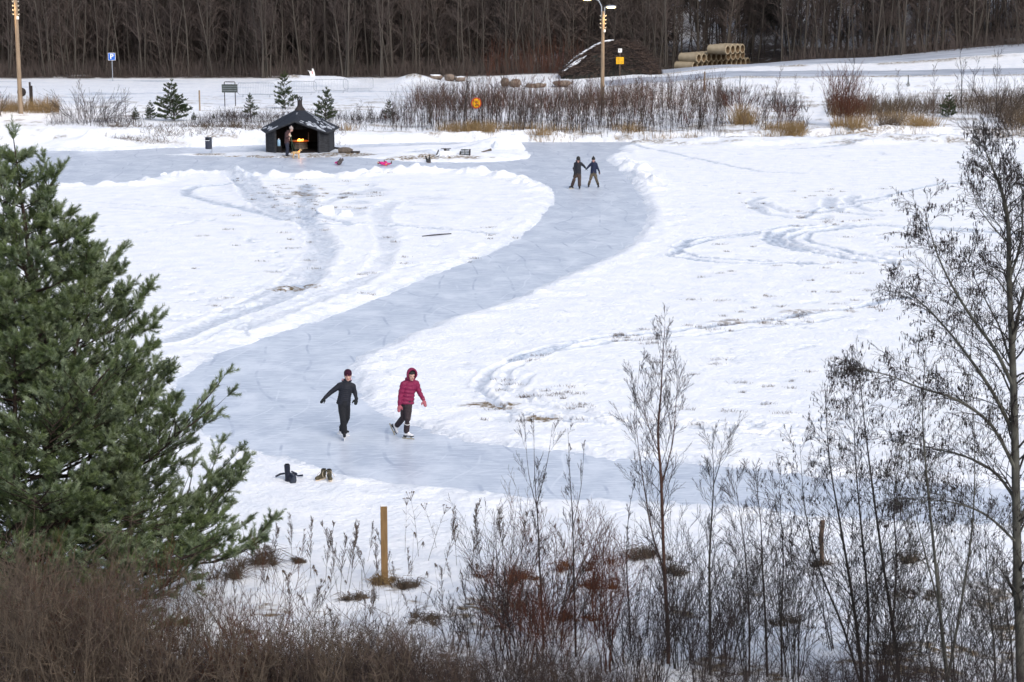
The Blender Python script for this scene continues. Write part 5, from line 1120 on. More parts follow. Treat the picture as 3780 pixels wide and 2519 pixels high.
# dog
def dog():
    o = P(681, 365.0); o.z = .012; b = MB()
    X = Vector((1, -.25, 0)).normalized(); Yv = Vector((.25, 1, 0)).normalized(); Z = Vector((0, 0, 1)); Q = Matrix((X, Yv, Z)).transposed(); D = lambda x, y, z: X * x + Yv * y + Z * z
    b.ell(D(.08, 0, .34), (.15, .085, .105), mtx=Q); b.ell(D(-.08, 0, .345), (.15, .07, .08), mtx=Q); b.ell(D(-.17, 0, .335), (.09, .075, .09), mtx=Q); b.ell(D(.17, 0, .37), (.08, .07, .10), mtx=Q)
    b.tube([D(.17, 0, .38), D(.23, 0, .46), D(.26, 0, .50)], [.07, .055, .055], 10); b.ell(D(.27, 0, .52), (.075, .06, .062), mtx=Q); b.ell(D(.335, 0, .495), (.05, .032, .03), mtx=Q); b.ell(D(.375, 0, .50), (.014, .016, .012), mtx=Q)
    for s in (-1, 1):
        b.tube([D(.26, .045 * s, .575), D(.245, .068 * s, .55), D(.25, .076 * s, .49)], [.022, .028, .016], 7)
        b.tube([D(.15, .055 * s, .34), D(.155, .055 * s, .2), D(.165, .055 * s, .10), D(.16, .055 * s, .02)], [.05, .034, .024, .024], 9); b.ell(D(.18, .055 * s, .022), (.04, .026, .022), mtx=Q)
        f = -.05 if s > 0 else .02
        b.tube([D(-.17, .055 * s, .34), D(-.15 + f, .055 * s, .22), D(-.21 + f, .055 * s, .13), D(-.19 + f, .055 * s, .02)], [.072, .045, .025, .022], 9); b.ell(D(-.17 + f, .055 * s, .022), (.04, .025, .022), mtx=Q)
    b.tube([D(-.24, 0, .37), D(-.30, 0, .34), D(-.325, 0, .26), D(-.33, 0, .2)], [.03, .03, .026, .014], 8)
    d = b.fuse('dog', M['dog'], None, .011, 2); d.location = o; tag(d, 'small tan dog with glowing collar standing on the ice before the hut', 'dog')
    c = MB(); c.tube([D(.185, 0, .445), D(.215, 0, .425)], [.073, .073], 14); c.build('collar', M['collar'], d)
    n = MB(); n.ell(D(.386, 0, .503), (.011, .013, .010), mtx=Q, n=8, m=6)
    for s in (-1, 1): n.ell(D(.322, .028 * s, .532), (.008, .008, .009), n=6, m=5)
    n.build('nose_and_eyes', M['eye'], d)
    # leash from the hands
    h = PY(668, 313, o5.y - .15); e = o + D(.19, 0, .46); l = MB()
    l.tube([h, h.lerp(e, .3) + Vector((0, -.1, -.28)), h.lerp(e, .65) + Vector((0, -.1, -.32)), e], .012, 5); l.tube([h + Vector((.02, 0, 0)), h + Vector((.06, -.1, -.6)), h + Vector((.13, -.15, -.95)), e], .012, 5)
    tag(l.build('dog_leash', M['leash'], None), 'green dog leash hanging from the hands of the person in the hut', 'leash')
dog()
# children lying on the ice
def kid1():
    o = P(781, 380); k = .72
    person('child in pink snowsuit lying curled on the ice nearest the hut, knees up', o, dict(head=(-.12, .42, .15), neck=(-.16, .28, .14), shL=(-.26, .24, .13), shR=(-.02, .26, .13), elL=(-.28, .10, .12), wrL=(-.18, -.02, .14), tipL=(-.10, -.06, .18), elR=(.06, .14, .12), wrR=(.10, .02, .16), tipR=(.12, -.02, .22), thL=Vector((0, 0, 1)), thR=Vector((0, 0, 1)),
     pelvis=(-.06, -.06, .13), hem=(-.05, -.04, .12), hipL=(-.08, -.08, .12), hipR=(.04, -.08, .12), knL=(.02, -.14, .33), anL=(.05, .06, .30), knR=(.15, -.12, .34), anR=(.17, .06, .30), footL=(0, .0, 1), upL=(0, 1, 0), footR=(.1, 0, 1), upR=(0, 1, 0)),
     (0, .2, 1), k, 'kpink', 'kdark', 'pinkmitt', 'beanie', None, 0, None, ('mitt', False), shoes='kbrown', thr=(.12, .10, .09), waist=(.19, .15), vox=.015)
kid1()
def kid2():
    o = P(884, 381); k = .75
    person('child in pink jacket lying on its back with brown boots in the air', o, dict(head=(-.36, .05, .16), neck=(-.25, .03, .15), shL=(-.22, -.10, .15), shR=(-.22, .16, .15), elL=(-.08, -.2, .09), wrL=(.05, -.24, .07), tipL=(.14, -.26, .06), elR=(-.08, .26, .09), wrR=(.04, .3, .08), tipR=(.12, .32, .08), thL=Vector((0, 0, 1)), thR=Vector((0, 0, 1)),
     pelvis=(.08, .02, .11), hem=(.06, .02, .11), hipL=(.10, -.06, .11), hipR=(.10, .10, .11), knL=(.30, -.08, .12), anL=(.36, -.08, .15), knR=(.06, .14, .22), anR=(.02, .16, .20), footL=(0, 0, 1), upL=(-1, 0, 0), footR=(-.1, 0, 1), upR=(1, 0, 0)),
     (-.35, -.2, .9), k, 'kpink', 'kpink', 'black', 'beanie', None, 0, None, ('orange', False), shoes='kbrown', thr=(.085, .07, .06), waist=(.15, .12), vox=.015)
kid2()
def kid3():
    o = G(985, 374.5); k = .8
    person('child in dark grey clothes lying at the snow edge with black boots raised', o, dict(head=(.06, -.02, .12), neck=(.03, .12, .13), shL=(-.10, .14, .13), shR=(.15, .16, .13), elL=(-.16, .04, .09), wrL=(-.10, -.04, .16), tipL=(-.04, -.06, .22), elR=(.2, .02, .08), wrR=(.17, -.08, .08), tipR=(.13, -.14, .08), thL=Vector((0, 0, 1)), thR=Vector((0, 0, 1)),
     pelvis=(-.01, .46, .16), hem=(0, .44, .16), hipL=(-.08, .48, .16), hipR=(.05, .48, .16), knL=(-.13, .56, .36), anL=(-.18, .52, .42), knR=(.03, .58, .38), anR=(.02, .52, .44), footL=(-.2, -.1, 1), upL=(0, -1, 0), footR=(0, -.1, 1), upR=(0, -1, 0)),
     (.0, -.3, 1), k, 'kgrey', 'kgrey', 'kgrey', 'beanie', None, 0, None, None, shoes='blackboot', thr=(.1, .085, .07), waist=(.16, .14), vox=.016)
    g = G(995, 375); b = MB(); b.ell((-.05, 0, .04), (.11, .07, .045)); b.ell((.10, .02, .03), (.10, .05, .035)); q = b.build('dark_mitten', M['mitt'], None, True); q.location = g; tag(q, 'black mitten lying on the snow edge right of the grey-clad child', 'mitten')
kid3()
# ------------------------------------------------------------------ vegetation: pines
def needle_mesh(shoots, per=46, nl=.062, nw=.0045, wscale=1.):
    S = np.array([(*a, *b, L) for a, b, L in shoots]); n = len(S); A = S[:, :3]; D = S[:, 3:6]; L = S[:, 6]
    D = D / np.linalg.norm(D, axis=1, keepdims=True); up = np.where(np.abs(D[:, 2:3]) > .9, [[1., 0, 0]], [[0, 0, 1.]]); U = np.cross(D, up); U /= np.linalg.norm(U, axis=1, keepdims=True); Wv = np.cross(D, U)
    t = rng.random((n, per)); az = rng.uniform(0, 6.2832, (n, per)); lean = rng.uniform(.45, 1.0, (n, per)); ln = nl * rng.uniform(.75, 1.2, (n, per)) * (1.05 - .3 * t)
    base = A[:, None] + D[:, None] * (L[:, None] * t)[..., None]
    rad = U[:, None] * np.cos(az)[..., None] + Wv[:, None] * np.sin(az)[..., None]
    d = D[:, None] * np.cos(lean)[..., None] + rad * np.sin(lean)[..., None]
    tip = base + d * ln[..., None]; r2 = rng.normal(0, 1, base.shape); side = np.cross(d, r2); side /= np.linalg.norm(side, axis=2, keepdims=True) + 1e-9
    V = np.stack([base - side * nw, base + side * nw, tip], 2).reshape(-1, 3); F = np.arange(len(V)).reshape(-1, 3)
    return V, F
def pine(name, label, loc, h, radius, r0, dens=1., whorl=.42, per=46, nl=.062, nw=.0045, shoot=.30, lean=(0, 0), gaps=.0, base=.4, tips_up=.55, needles='needles', seed=1, group=None, mix=True, extra=None, asc=.5):
    random.seed(seed); wood = []; shoots = []
    axis = []
    p = Vector((0, 0, -.4)); n = 14
    for i in range(n + 1): t = i / n; axis.append(Vector((lean[0] * t + .06 * math.sin(t * 5 + seed), lean[1] * t, -.3 + (h + .3) * t)))
    for i in range(n): wood.append((*axis[i], *axis[i + 1], r0 * (1 - i / (n + .4)), r0 * (1 - (i + 1) / (n + .4))))
    def ax(z): t = min(max((z + .3) / (h + .3), 0), 1) * n; i = min(int(t), n - 1); return axis[i].lerp(axis[i + 1], t - i)
    def bough(p, d, L, r, lvl):
        m = max(3, int(L / .22)); q = Vector(p); d = Vector(d).normalized(); nodes = []
        for i in range(m):
            d = (d + Vector((0, 0, .045 + .10 * (i / m))) * tips_up * 2 + rv(.06)).normalized(); e = q + d * (L / m); ra = r * (1 - i / (m + .3)); rb = r * (1 - (i + 1) / (m + .3)); wood.append((*q, *e, ra, rb)); nodes.append((q.copy(), e.copy(), d.copy(), (i + 1) / m)); q = e
        shoots.append((q - d * .06, d, shoot * random.uniform(.8, 1.15)))
        for k in range(2): s = (d + rv(.45)).normalized(); shoots.append((q, s, shoot * random.uniform(.5, .9)))
        for (a, b, dd, t) in nodes:
            if t < .22 and lvl == 0: continue
            k = 2 if lvl == 0 else 1
            for s in range(k):
                if random.random() > dens: continue
                side = dd.cross(Vector((0, 0, 1))).normalized() * (1 if (s + int(t * 9)) % 2 else -1)
                dn = (dd * .75 + side * random.uniform(.5, .95) + Vector((0, 0, random.uniform(.0, .35)))).normalized(); Lb = L * (.52 - .30 * t) * random.uniform(.7, 1.2)
                if lvl == 0 and Lb > .28: bough(b, dn, Lb, max(.006, r * .4), 1)
                else:
                    ln = max(.14, min(Lb, .4)); wood.append((*b, *(b + dn * ln), .006, .003)); shoots.append((b + dn * ln * .25, (dn + Vector((0, 0, .35))).normalized(), shoot * random.uniform(.7, 1.1)))
                    shoots.append((b, (dn + rv(.4) + Vector((0, 0, .5))).normalized(), shoot * .7))
    z = h * base * .12
    while z < h - .25:
        R_ = radius(z); nb = random.choice((5, 6, 6, 7)) if R_ > .5 else 4; a0 = random.uniform(0, 6.28)
        for k in range(nb):
            if random.random() < gaps: continue
            a = a0 + 6.2832 * k / nb + random.uniform(-.3, .3); L = R_ * random.uniform(.68, 1.18) / .86; el = asc * (.25 + .9 * (z / h) ** 1.3) - (.42 if (h > 7 and z < 2.4) else 0)
            bough(ax(z) + Vector((0, 0, random.uniform(-.06, .06))), (math.cos(a) * math.cos(el), math.sin(a) * math.cos(el), math.sin(el)), L, .008 + .009 * L, 0)
        z += whorl * random.uniform(.85, 1.15)
    shoots.append((ax(h) - Vector((0, 0, .15)), Vector((0, 0, 1)), shoot * 1.5))
    for k in range(5): a = k * 1.26; shoots.append((ax(h - .15), Vector((math.cos(a) * .5, math.sin(a) * .5, 1)), shoot))
    if extra: 
        for (a, b, L_, r_) in extra: bough(a, b, L_, r_, 0)
    root = thing(name, label, 'pine tree', loc, 0, group)
    segs_obj('trunk', wood[:n], M['pbark'], root, 10); segs_obj('branches', wood[n:], M['pbark'], root, 4)
    V, F = needle_mesh(shoots, per, nl, nw); o = mesh_obj('foliage', V, F, [M[needles]] + ([M['needles_blue']] if mix else []), root)
    if mix:
        mi = np.repeat((rng.random(len(shoots)) < .45).astype(np.int32), per); o.data.polygons.foreach_set('material_index', mi)
    return root, len(shoots)
# the big pine at the left: outline read from the photo (px, height)
gb = GY(112, 34.5); YB = 34.5
prof = [(300, 50), (330, 88), (345, 140), (400, 168), (480, 215), (560, 248), (640, 300), (720, 385), (800, 395), (850, 455), (930, 520), (1030, 560), (1100, 545), (1200, 548), (1300, 552), (1380, 490), (1460, 420)]
zz = [PY(100, y, YB).z - gb.z for y, x in [(a, b) for a, b in prof]][::-1]; rr = [max(.12, (b - 108) / FPX * YB) for a, b in prof][::-1]
hbig = PY(45, 300, YB).z - gb.z
def rbig(z):
    if z < 2.2: return 2.75
    zt = z; R_ = 1.
    for _ in range(3): zt = z + R_ * .22; R_ = max(.14, float(np.interp(zt, zz, rr)))
    return R_ * .84
_, ns = pine('pine_tree', 'large bushy green pine filling the left edge in front of the ice', gb, hbig, rbig, .17, .86, .40, 84, .088, .0048, .27, lean=(-.50, 0), needles='needles', seed=5, asc=.38, tips_up=.34, base=.5,
 extra=[(Vector((.35, -.3, hbig * .52)), Vector((.30, -.1, 1)), 1.5, .04), (Vector((.0, -.3, hbig * .24)), Vector((1, -.1, .40)), 2.6, .05), (Vector((-.25, 0, hbig * .70)), Vector((.2, 0, 1)), 1.9, .04), (Vector((-.3, -.2, hbig * .70)), Vector((-.3, -.2, 1)), 1.9, .04), (Vector((.6, -.3, hbig * .34)), Vector((.5, -.2, 1)), 1.5, .04), (Vector((1.2, -.3, hbig * .26)), Vector((.35, -.1, 1)), 1.2, .04)])
# second stem of the same group, its top under the first
g2 = GY(20, 33.2)
pine('pine_tree', 'smaller pine at the lower left corner in front of the large pine', g2, 6.3, lambda z: max(.15, 2.2 * (1 - z / 6.6) ** .75), .10, .78, .44, 80, .088, .0048, .27, seed=9, asc=.38, tips_up=.35, base=.5)
# small pines beyond the hut
SPN = []
for i, (h, w, g_) in enumerate([(3.4, 1.15, .05), (3.0, .95, .25), (2.6, 1.0, .1)]):
    SPN.append((pine('young_pine', 'x', (0, 0, 0), h, (lambda h, w: lambda z: max(.10, w * (1 - z / h) ** .85 * (1.05 if z > .4 else .8)))(h, w), .045, .85, .33, 34, .085, .011, .24, needles='needles_far', seed=20 + i, mix=False, gaps=g_, asc=.55, base=.25)[0], h))
spl = [(408, 290, 184, 137, 0, 'bushy young pine with spreading lower boughs left of the dark notice board'), (662, 262, 166, 148, 1, 'tall thin young pine in front of the steel barriers'), (755, 284, 202, 139, 2, 'young pine directly right of the hut chimney'), (583, 277, 216, 141, 1, 'small pine between the notice board and the hut'),
 (898, 280, 231, 140, 1, 'small sparse pine right of the hut at the left end of the sapling thicket'), (322, 287, 246, 138, 0, 'very small pine left of the bushy young pine'), (500, 285, 262, 139, 2, 'low seedling pine between the bushy pine and the small pine'), (2166, 272, 214, 142, 2, 'dark green young pine on the right shore among dry grass'),
 (2072, 226, 186, 158, 1, 'thin little pine on the right slope below the lower road'), (455, 288, 258, 138, 0, 'low pine at the right foot of the bushy young pine'), (357, 288, 232, 138.5, 0, 'half brown pine at the left foot of the bushy young pine')]
for k, (px_, pb, pt, Y, i, lab) in enumerate(spl):
    g = GY(px_, Y); hh = PY(px_, pt, Y).z - g.z; src, h0 = SPN[i]; s = hh / h0; wx = 1.25 if k == 0 else (.9 if k == 7 else 1.0)
    if src['label'] == 'x': src.location = g; src.scale = (s * wx, s * wx, s); src['label'] = lab; src['group'] = 'young pines beyond the ice'
    else: dup(src, g, random.uniform(0, 6), (s * wx, s * wx, s), lab, 'young pines beyond the ice')

# ------------------------------------------------------------------ alder at the right edge and the other foreground saplings
def along(pts, Y, dys=None):
    out = []
    for i, (a, b) in enumerate(pts):
        out.append(PY(a, b, Y + (dys[i] if dys else 0)))
    return out
def plant(name, label, cat, stems, Y, m, r0, nsub, Ls, depth=2, cones=0, group=None, spread=.65, up=.06, wob=.09, droop=0, sub0=.12, trunkmat=None, minr=.0018, twm=None, elev=None, ns=5):
    """stems: list of (pixel polyline, r, dy list)"""
    segs_t = []; segs_b = []; tips = []
    base = None
    for st in stems:
        pts = st[0]; r = st[1]; dy = st[2] if len(st) > 2 else None
        W_ = [Vector(p) for p in smooth_line([tuple(q) for q in along(pts, Y, dy)], 4)]
        if base is None: base = Vector((W_[0].x, W_[0].y, H(W_[0].x, W_[0].y)))
        n = len(W_)
        for i in range(n - 1):
            a = r * (1 - .93 * i / (n - 1)); b = r * (1 - .93 * (i + 1) / (n - 1)); segs_t.append((*W_[i], *W_[i + 1], max(a, .003), max(b, .003)))
        tot = sum((W_[i + 1] - W_[i]).length for i in range(n - 1)); kk = int(nsub * tot); 
        for k in range(kk):
            t = sub0 + (1 - sub0) * (k + random.random()) / kk; i = min(int(t * (n - 1)), n - 2); q = W_[i].lerp(W_[i + 1], t * (n - 1) - i); d = (W_[i + 1] - W_[i]).normalized()
            a = random.uniform(0, 6.28); side = Vector((math.cos(a), math.sin(a), 0)); dd = (d * 1.0 + side * random.uniform(.5, .95)).normalized(); L = Ls * (1.15 - .75 * t) * random.uniform(.55, 1.2); rr_ = max(.003, r * (1 - .9 * t) * .36)
            grow(segs_b, q, dd, L, rr_, depth, ns, spread, up, wob, .5, 5, tips, droop)
    S = np.array(segs_b); S[:, 6:8] = np.maximum(S[:, 6:8], minr)
    root = thing(name, label, cat, base, 0, group); bo = np.array(base)
    T = np.array(segs_t); T[:, 0:3] -= bo; T[:, 3:6] -= bo; S[:, 0:3] -= bo; S[:, 3:6] -= bo
    segs_obj('trunk', T, M[trunkmat or m], root, 8); segs_obj('crown', S, M[m], root, 3)
    if cones:
        b = MB(); V = []; C = []
        for (p, d) in tips:
            p = p - base
            if random.random() > cones: continue
            k = random.choice((1, 1, 2))
            for j in range(k):                # hanging catkins
                q = p + rv(.025); L = random.uniform(.04, .085); C.append((*q, *(q + Vector((random.gauss(0, .008), random.gauss(0, .008), -L * .5))), .003, .0062)); C.append((C[-1][3], C[-1][4], C[-1][5], q.x, q.y, q.z - L, .0062, .0025))
            for j in range(random.choice((0, 0, 1))):     # small round cones
                q = p - d * random.uniform(.02, .15) + rv(.02); C.append((*q, *(q + Vector((.0, 0, -.02))), .006, .013)); C.append((q.x, q.y, q.z - .02, q.x, q.y, q.z - .042, .013, .005))
        segs_obj('catkins_and_cones', C, M['cone'], root, 5)
    return root
random.seed(31)
plant('alder_tree', 'large dark alder with hanging catkins and cones at the right edge', 'tree', [
 ([(2350, 1700), (2345, 1500), (2338, 1300), (2332, 1000), (2326, 809), (2319, 650), (2317, 520), (2302, 440), (2278, 380), (2262, 340)], .088),
 ([(2333, 900), (2290, 810), (2240, 740), (2195, 670), (2160, 600), (2140, 540), (2122, 475)], .034, [0, -.1, -.3, -.5, -.6, -.7, -.8]),
 ([(2336, 1010), (2280, 900), (2210, 800), (2160, 740), (2110, 690), (2060, 655)], .034, [0, .1, .3, .5, .6, .7]),
 ([(2338, 1090), (2280, 980), (2200, 920), (2110, 890), (2040, 862), (1968, 850)], .032, [0, -.2, -.5, -.7, -.9, -1.]),
 ([(2340, 1160), (2290, 1090), (2220, 1050), (2140, 1030), (2060, 1010)], .030, [0, .2, .5, .7, .8]),
 ([(2326, 800), (2345, 700), (2370, 600), (2385, 480), (2390, 380)], .035), ([(2320, 640), (2345, 560), (2350, 470), (2345, 400)], .024),
 ([(2338, 1250), (2260, 1180), (2160, 1150), (2080, 1160)], .024, [0, -.4, -.8, -1.]), ([(2340, 1200), (2400, 1080), (2450, 980)], .03),
 ([(2318, 560), (2280, 520), (2245, 470), (2235, 430)], .014), ([(2330, 860), (2300, 760), (2270, 700), (2240, 640), (2225, 590)], .02, [0, .2, .3, .3, .3]),
 ], 29.5, 'bark', .1, 8.5, 1.1, 2, .22, spread=.75, up=-.01, wob=.13, droop=.12, trunkmat='alder', ns=7, minr=.0025)
T_ = [
 ('birch_sapling', 'slender brown-barked birch sapling rising alone in the centre foreground', [([(1530, 1640), (1536, 1480), (1526, 1300), (1519, 1100), (1512, 1000), (1519, 900), (1523, 820), (1528, 745)], .038), ([(1528, 1320), (1500, 1230), (1485, 1150), (1470, 1050), (1462, 960), (1470, 830)], .014, [0, .2, .3, .4, .4, .4]), ([(1519, 1120), (1545, 1020), (1553, 930), (1560, 850)], .014), ([(1518, 1050), (1490, 980), (1470, 900)], .010)], 31.5, 'birch', 6.5, .92, None),
 ('bare_sapling', 'slim grey sapling right of the centre birch, forked at its top', [([(1632, 1640), (1632, 1450), (1630, 1300), (1636, 1180), (1640, 1100), (1636, 1010)], .028), ([(1638, 1120), (1655, 1060), (1658, 1015)], .010)], 31, 'bark', 6, .8, None),
 ('bare_sapling', 'sapling with a long thin leader at the left end of the reddish shrubs', [([(1250, 1640), (1248, 1450), (1240, 1300), (1236, 1200), (1229, 1100), (1226, 950)], .024), ([(1238, 1180), (1215, 1090), (1205, 960)], .009), ([(1234, 1160), (1258, 1060), (1270, 975)], .009)], 32.5, 'twig', 2.6, .55, None),
 ('bare_sapling', 'sapling with a thin leader between the red shrubs and the centre birch', [([(1325, 1640), (1322, 1450), (1318, 1300), (1316, 1200), (1310, 1100), (1305, 985)], .022), ([(1317, 1210), (1335, 1120), (1342, 1030)], .008)], 32, 'twig', 2.6, .5, None),
 ('bare_sapling', 'dense twiggy sapling left of the weathered post at lower right', [([(1765, 1650), (1760, 1450), (1752, 1300), (1748, 1200), (1735, 1090)], .024), ([(1720, 1650), (1722, 1450), (1715, 1300), (1700, 1180), (1690, 1110)], .02), ([(1800, 1650), (1795, 1450), (1800, 1300), (1795, 1200), (1790, 1110)], .02)], 31, 'twig', 6.5, .9, None),
 ('alder_sapling', 'multi-stemmed young alder just right of the weathered post, dark stems fanning up', [([(1990, 1700), (1975, 1500), (1955, 1350), (1930, 1200), (1905, 1050), (1895, 880)], .036), ([(1985, 1600), (1940, 1450), (1880, 1300), (1850, 1170), (1838, 1020)], .024), ([(1990, 1600), (1995, 1400), (1978, 1200), (1965, 1050), (1962, 900)], .028)], 30.5, 'bark', 6, 1.35, .18),
 ('alder_sapling', 'tall thin young alder leaning left between the multi-stemmed one and the big alder', [([(2075, 1700), (2060, 1500), (2030, 1300), (2005, 1120), (1985, 960), (1975, 850)], .034), ([(2050, 1450), (2060, 1300), (2055, 1150), (2075, 1000)], .018)], 30, 'bark', 6, 1.3, .22),
 ('alder_sapling', 'dark straight young alder nearest the big alder trunk on its left', [([(2195, 1700), (2170, 1500), (2150, 1300), (2130, 1100), (2120, 950), (2128, 800)], .038), ([(2180, 1550), (2215, 1350), (2235, 1200), (2240, 1050), (2235, 900)], .024), ([(2160, 1400), (2120, 1250), (2090, 1120)], .018)], 29, 'alder', 6, 1.35, .3),
 ('bare_sapling', 'thin bare sapling beside the lower right corner under the big alder', [([(2290, 1700), (2285, 1500), (2270, 1350), (2262, 1200)], .024), ([(2330, 1700), (2325, 1500), (2310, 1380), (2300, 1250)], .02)], 28, 'bark', 6, 1.0, None),
 ('bare_sapling', 'thin pale-tipped sapling standing behind the centre birch, left side', [([(1450, 1640), (1448, 1450), (1440, 1300), (1445, 1180), (1460, 1100)], .018), ([(1480, 1640), (1488, 1450), (1498, 1300), (1505, 1180)], .014)], 33, 'twig', 3.6, .45, None),
]
for nm, lab, stems, Y, m, dn, Ls, cn in T_:
    plant(nm, lab, 'sapling', stems, Y, 'twig' if m == 'birch' else m, .1, dn, Ls, 2, cn or 0, spread=.5 if not cn else .65, up=.08 if not cn else .02, wob=.08, trunkmat=m, minr=.0024, ns=6)
# shrubs of many stems in the foreground: (px, base y, top y, width px, Y, material, stems, label)
def shrub(px_, ptop, wpx, Y, m, n, label, group=None, name='bare_shrub', lean=0, minr=.0025, depth=2):
    wpx = wpx * 1.3; n = max(6, int(n * (.62 if depth == 2 else 1)))
    g = GY(px_, Y); h = PY(px_, ptop, Y).z - g.z; w = wpx / FPX * Y / 2; segs = []
    for k in range(n):
        a = random.uniform(0, 6.28); r_ = random.random() ** .5; b = Vector((math.cos(a) * .25 * w * r_, math.sin(a) * .25 * w * r_, -.1)); out = Vector((math.cos(a) * w * r_ + lean, math.sin(a) * w * r_ * .8, h * random.uniform(.65, 1.0))) - b
        grow(segs, b, out.normalized(), out.length, random.uniform(.005, .012), depth, 7, .55, .03, .09, .42, 6, None, 0, .22)
    S = np.array(segs); S[:, 6:8] = np.maximum(S[:, 6:8], minr)
    o = segs_obj(name, S, M[m], None, 3); o.location = g; return tag(o, label, 'shrub', group)
random.seed(77)
for a in [(1270, 1170, 190, 34.5, 'redtwig', 26, 'dense reddish shrub around the thin-leadered sapling, right of the brown grass mound'), (1180, 1180, 170, 34, 'twig', 20, 'dark arching shrub at the left side of the reddish shrub'), (1390, 1200, 150, 33.5, 'redtwig', 18, 'red-brown shrub between the reddish shrub and the centre birch'),
          (1150, 1130, 150, 35.5, 'weed', 12, 'thin feathery shrub behind the reddish ones near the ice edge'), (1580, 1180, 130, 33, 'twig', 16, 'dark twiggy shrub right behind the centre birch'), (1690, 1210, 130, 32, 'twig', 16, 'shrub filling the gap between forked sapling and weathered post'), (1850, 1250, 150, 31, 'twig', 18, 'low shrub in front of the weathered post'),
          (2060, 1230, 170, 30.5, 'bark', 20, 'dense shrub under the leaning young alder'), (2230, 1260, 190, 29.5, 'bark', 22, 'dense shrub at the foot of the big alder'), (2330, 1330, 150, 28.5, 'bark', 18, 'shrub in the lower right corner'), (1440, 1330, 140, 31.5, 'twig', 16, 'dark low shrub left of the foot of the centre birch'), (1030, 1370, 120, 32.5, 'twig', 12, 'low dark shrub right of the tall square post near the bottom'), (1960, 1180, 150, 32.5, 'twig', 16, 'fine shrub behind the multi-stemmed young alder')]:
    shrub(a[0], a[1], a[2], a[3], a[4], a[5], a[6])
for k in range(20):
    shrub(random.uniform(1420, 2370), random.uniform(1200, 1400), random.uniform(90, 170), random.uniform(28.5, 32.5), random.choice(('twig', 'bark', 'twig')), random.randint(12, 20), 'dark bare shrub in the tangle along the lower right shore', 'dark shrubs of the lower right tangle')
for k in range(14):
    shrub(random.uniform(1060, 1440), random.uniform(1240, 1380), random.uniform(90, 160), random.uniform(31, 34), random.choice(('twig', 'redtwig')), random.randint(12, 20), 'red-brown bare shrub in the tangle below the rust-brown grass', 'red-brown shrubs at lower centre')
for k in range(20):
    shrub(random.uniform(-20, 620), random.uniform(1270, 1440), random.uniform(110, 210), random.uniform(27, 31.5), random.choice(('twig', 'ttwig', 'ttwig', 'redtwig', 'brown')), random.randint(8, 14), 'bare brown shrub in the tangle below the large pine', 'bare shrubs below the large pine')
# dense undergrowth along the bottom edge
def over(name, label, n, px0, px1, Ya, Yb, topf, m, r, kids=6, spread=.16, wob=.12):
    px_ = rng.uniform(px0, px1, n); Y = rng.uniform(Ya, Yb, n); X = (px_ - 1176.5) / FPX * Y * 1.03; z = terrain(X, Y, False); pt = topf(px_) + 70 * (vnoise(px_ * .018 + n, px_ * 0) - .5) + 40 * (vnoise(px_ * .07, px_ * 0 + n) - .5) + rng.exponential(110, n)
    b = (784 - pt) / FPX; zt = CAMZ + Y * (-SP + b * CP) / (CP + b * SP); h = np.clip(zt - z, .25, 4); ok = zt > z + .15
    X, Y, z, h = X[ok], Y[ok], z[ok], h[ok]; n = len(X); p = np.stack([X, Y, z - .1], 1); d = np.stack([rng.normal(0, spread, n), rng.normal(0, spread, n), np.ones(n)], 1); A = []; cur = p; dd = d
    pts = [p]
    for k in range(4): dd = dd + rng.normal(0, wob, (n, 3)) * np.array([1, 1, .2]); nx = cur + dd * (h / 4)[:, None]; A.append(np.concatenate([cur, nx, np.full((n, 1), r * (1 - k * .22)), np.full((n, 1), r * (1 - (k + 1) * .22))], 1)); cur = nx; pts.append(nx)
    for k in range(kids):
        i = rng.integers(1, 4, n); t = rng.random((n, 1)); P_ = np.stack(pts, 1); s = P_[np.arange(n), i] * (1 - t) + P_[np.arange(n), i + 1] * t; L = h * rng.uniform(.08, .25, n); e = s + (dd * .6 + rng.normal(0, .5, (n, 3))) * L[:, None]
        A.append(np.concatenate([s, e, np.full((n, 1), r * .5), np.full((n, 1), r * .3)], 1))
        s2 = s + (e - s) * .5; e2 = s2 + rng.normal(0, .4, (n, 3)) * (L * .5)[:, None] + (e - s) * .3; A.append(np.concatenate([s2, e2, np.full((n, 1), r * .35), np.full((n, 1), r * .25)], 1))
    tag(segs_obj(name, np.concatenate(A), M[m]), label, 'undergrowth', kind='stuff')
f1 = lambda x: np.interp(x, [0, 150, 300, 420, 500, 620, 800, 1000, 1300, 1500, 1800, 2353], [1270, 1290, 1330, 1420, 1450, 1430, 1410, 1430, 1440, 1460, 1450, 1430])
f2 = lambda x: f1(x) + 45
over('dead_undergrowth', 'tangle of dead brown stems and twigs along the lower left', 1250, -80, 900, 25.5, 30.5, f1, 'brown', .008, 9)
over('dark_undergrowth', 'tangle of dark thin twigs along the bottom edge', 4200, 300, 2420, 26, 30.5, f2, 'twig', .0055, 9)
over('grey_undergrowth', 'pale grey-brown stalks mixed into the lower left tangle', 900, -80, 1100, 26, 31, f1, 'ttwig', .008, 9)
over('rust_undergrowth', 'rust-coloured dead stems in the lower left tangle', 350, 0, 700, 27, 31, f1, 'redtwig', .006, 8)
over('fine_undergrowth', 'fine brown stalks along the bottom centre', 3000, 450, 1500, 27, 32, lambda x: f1(x) + 30, 'weed', .004, 7)
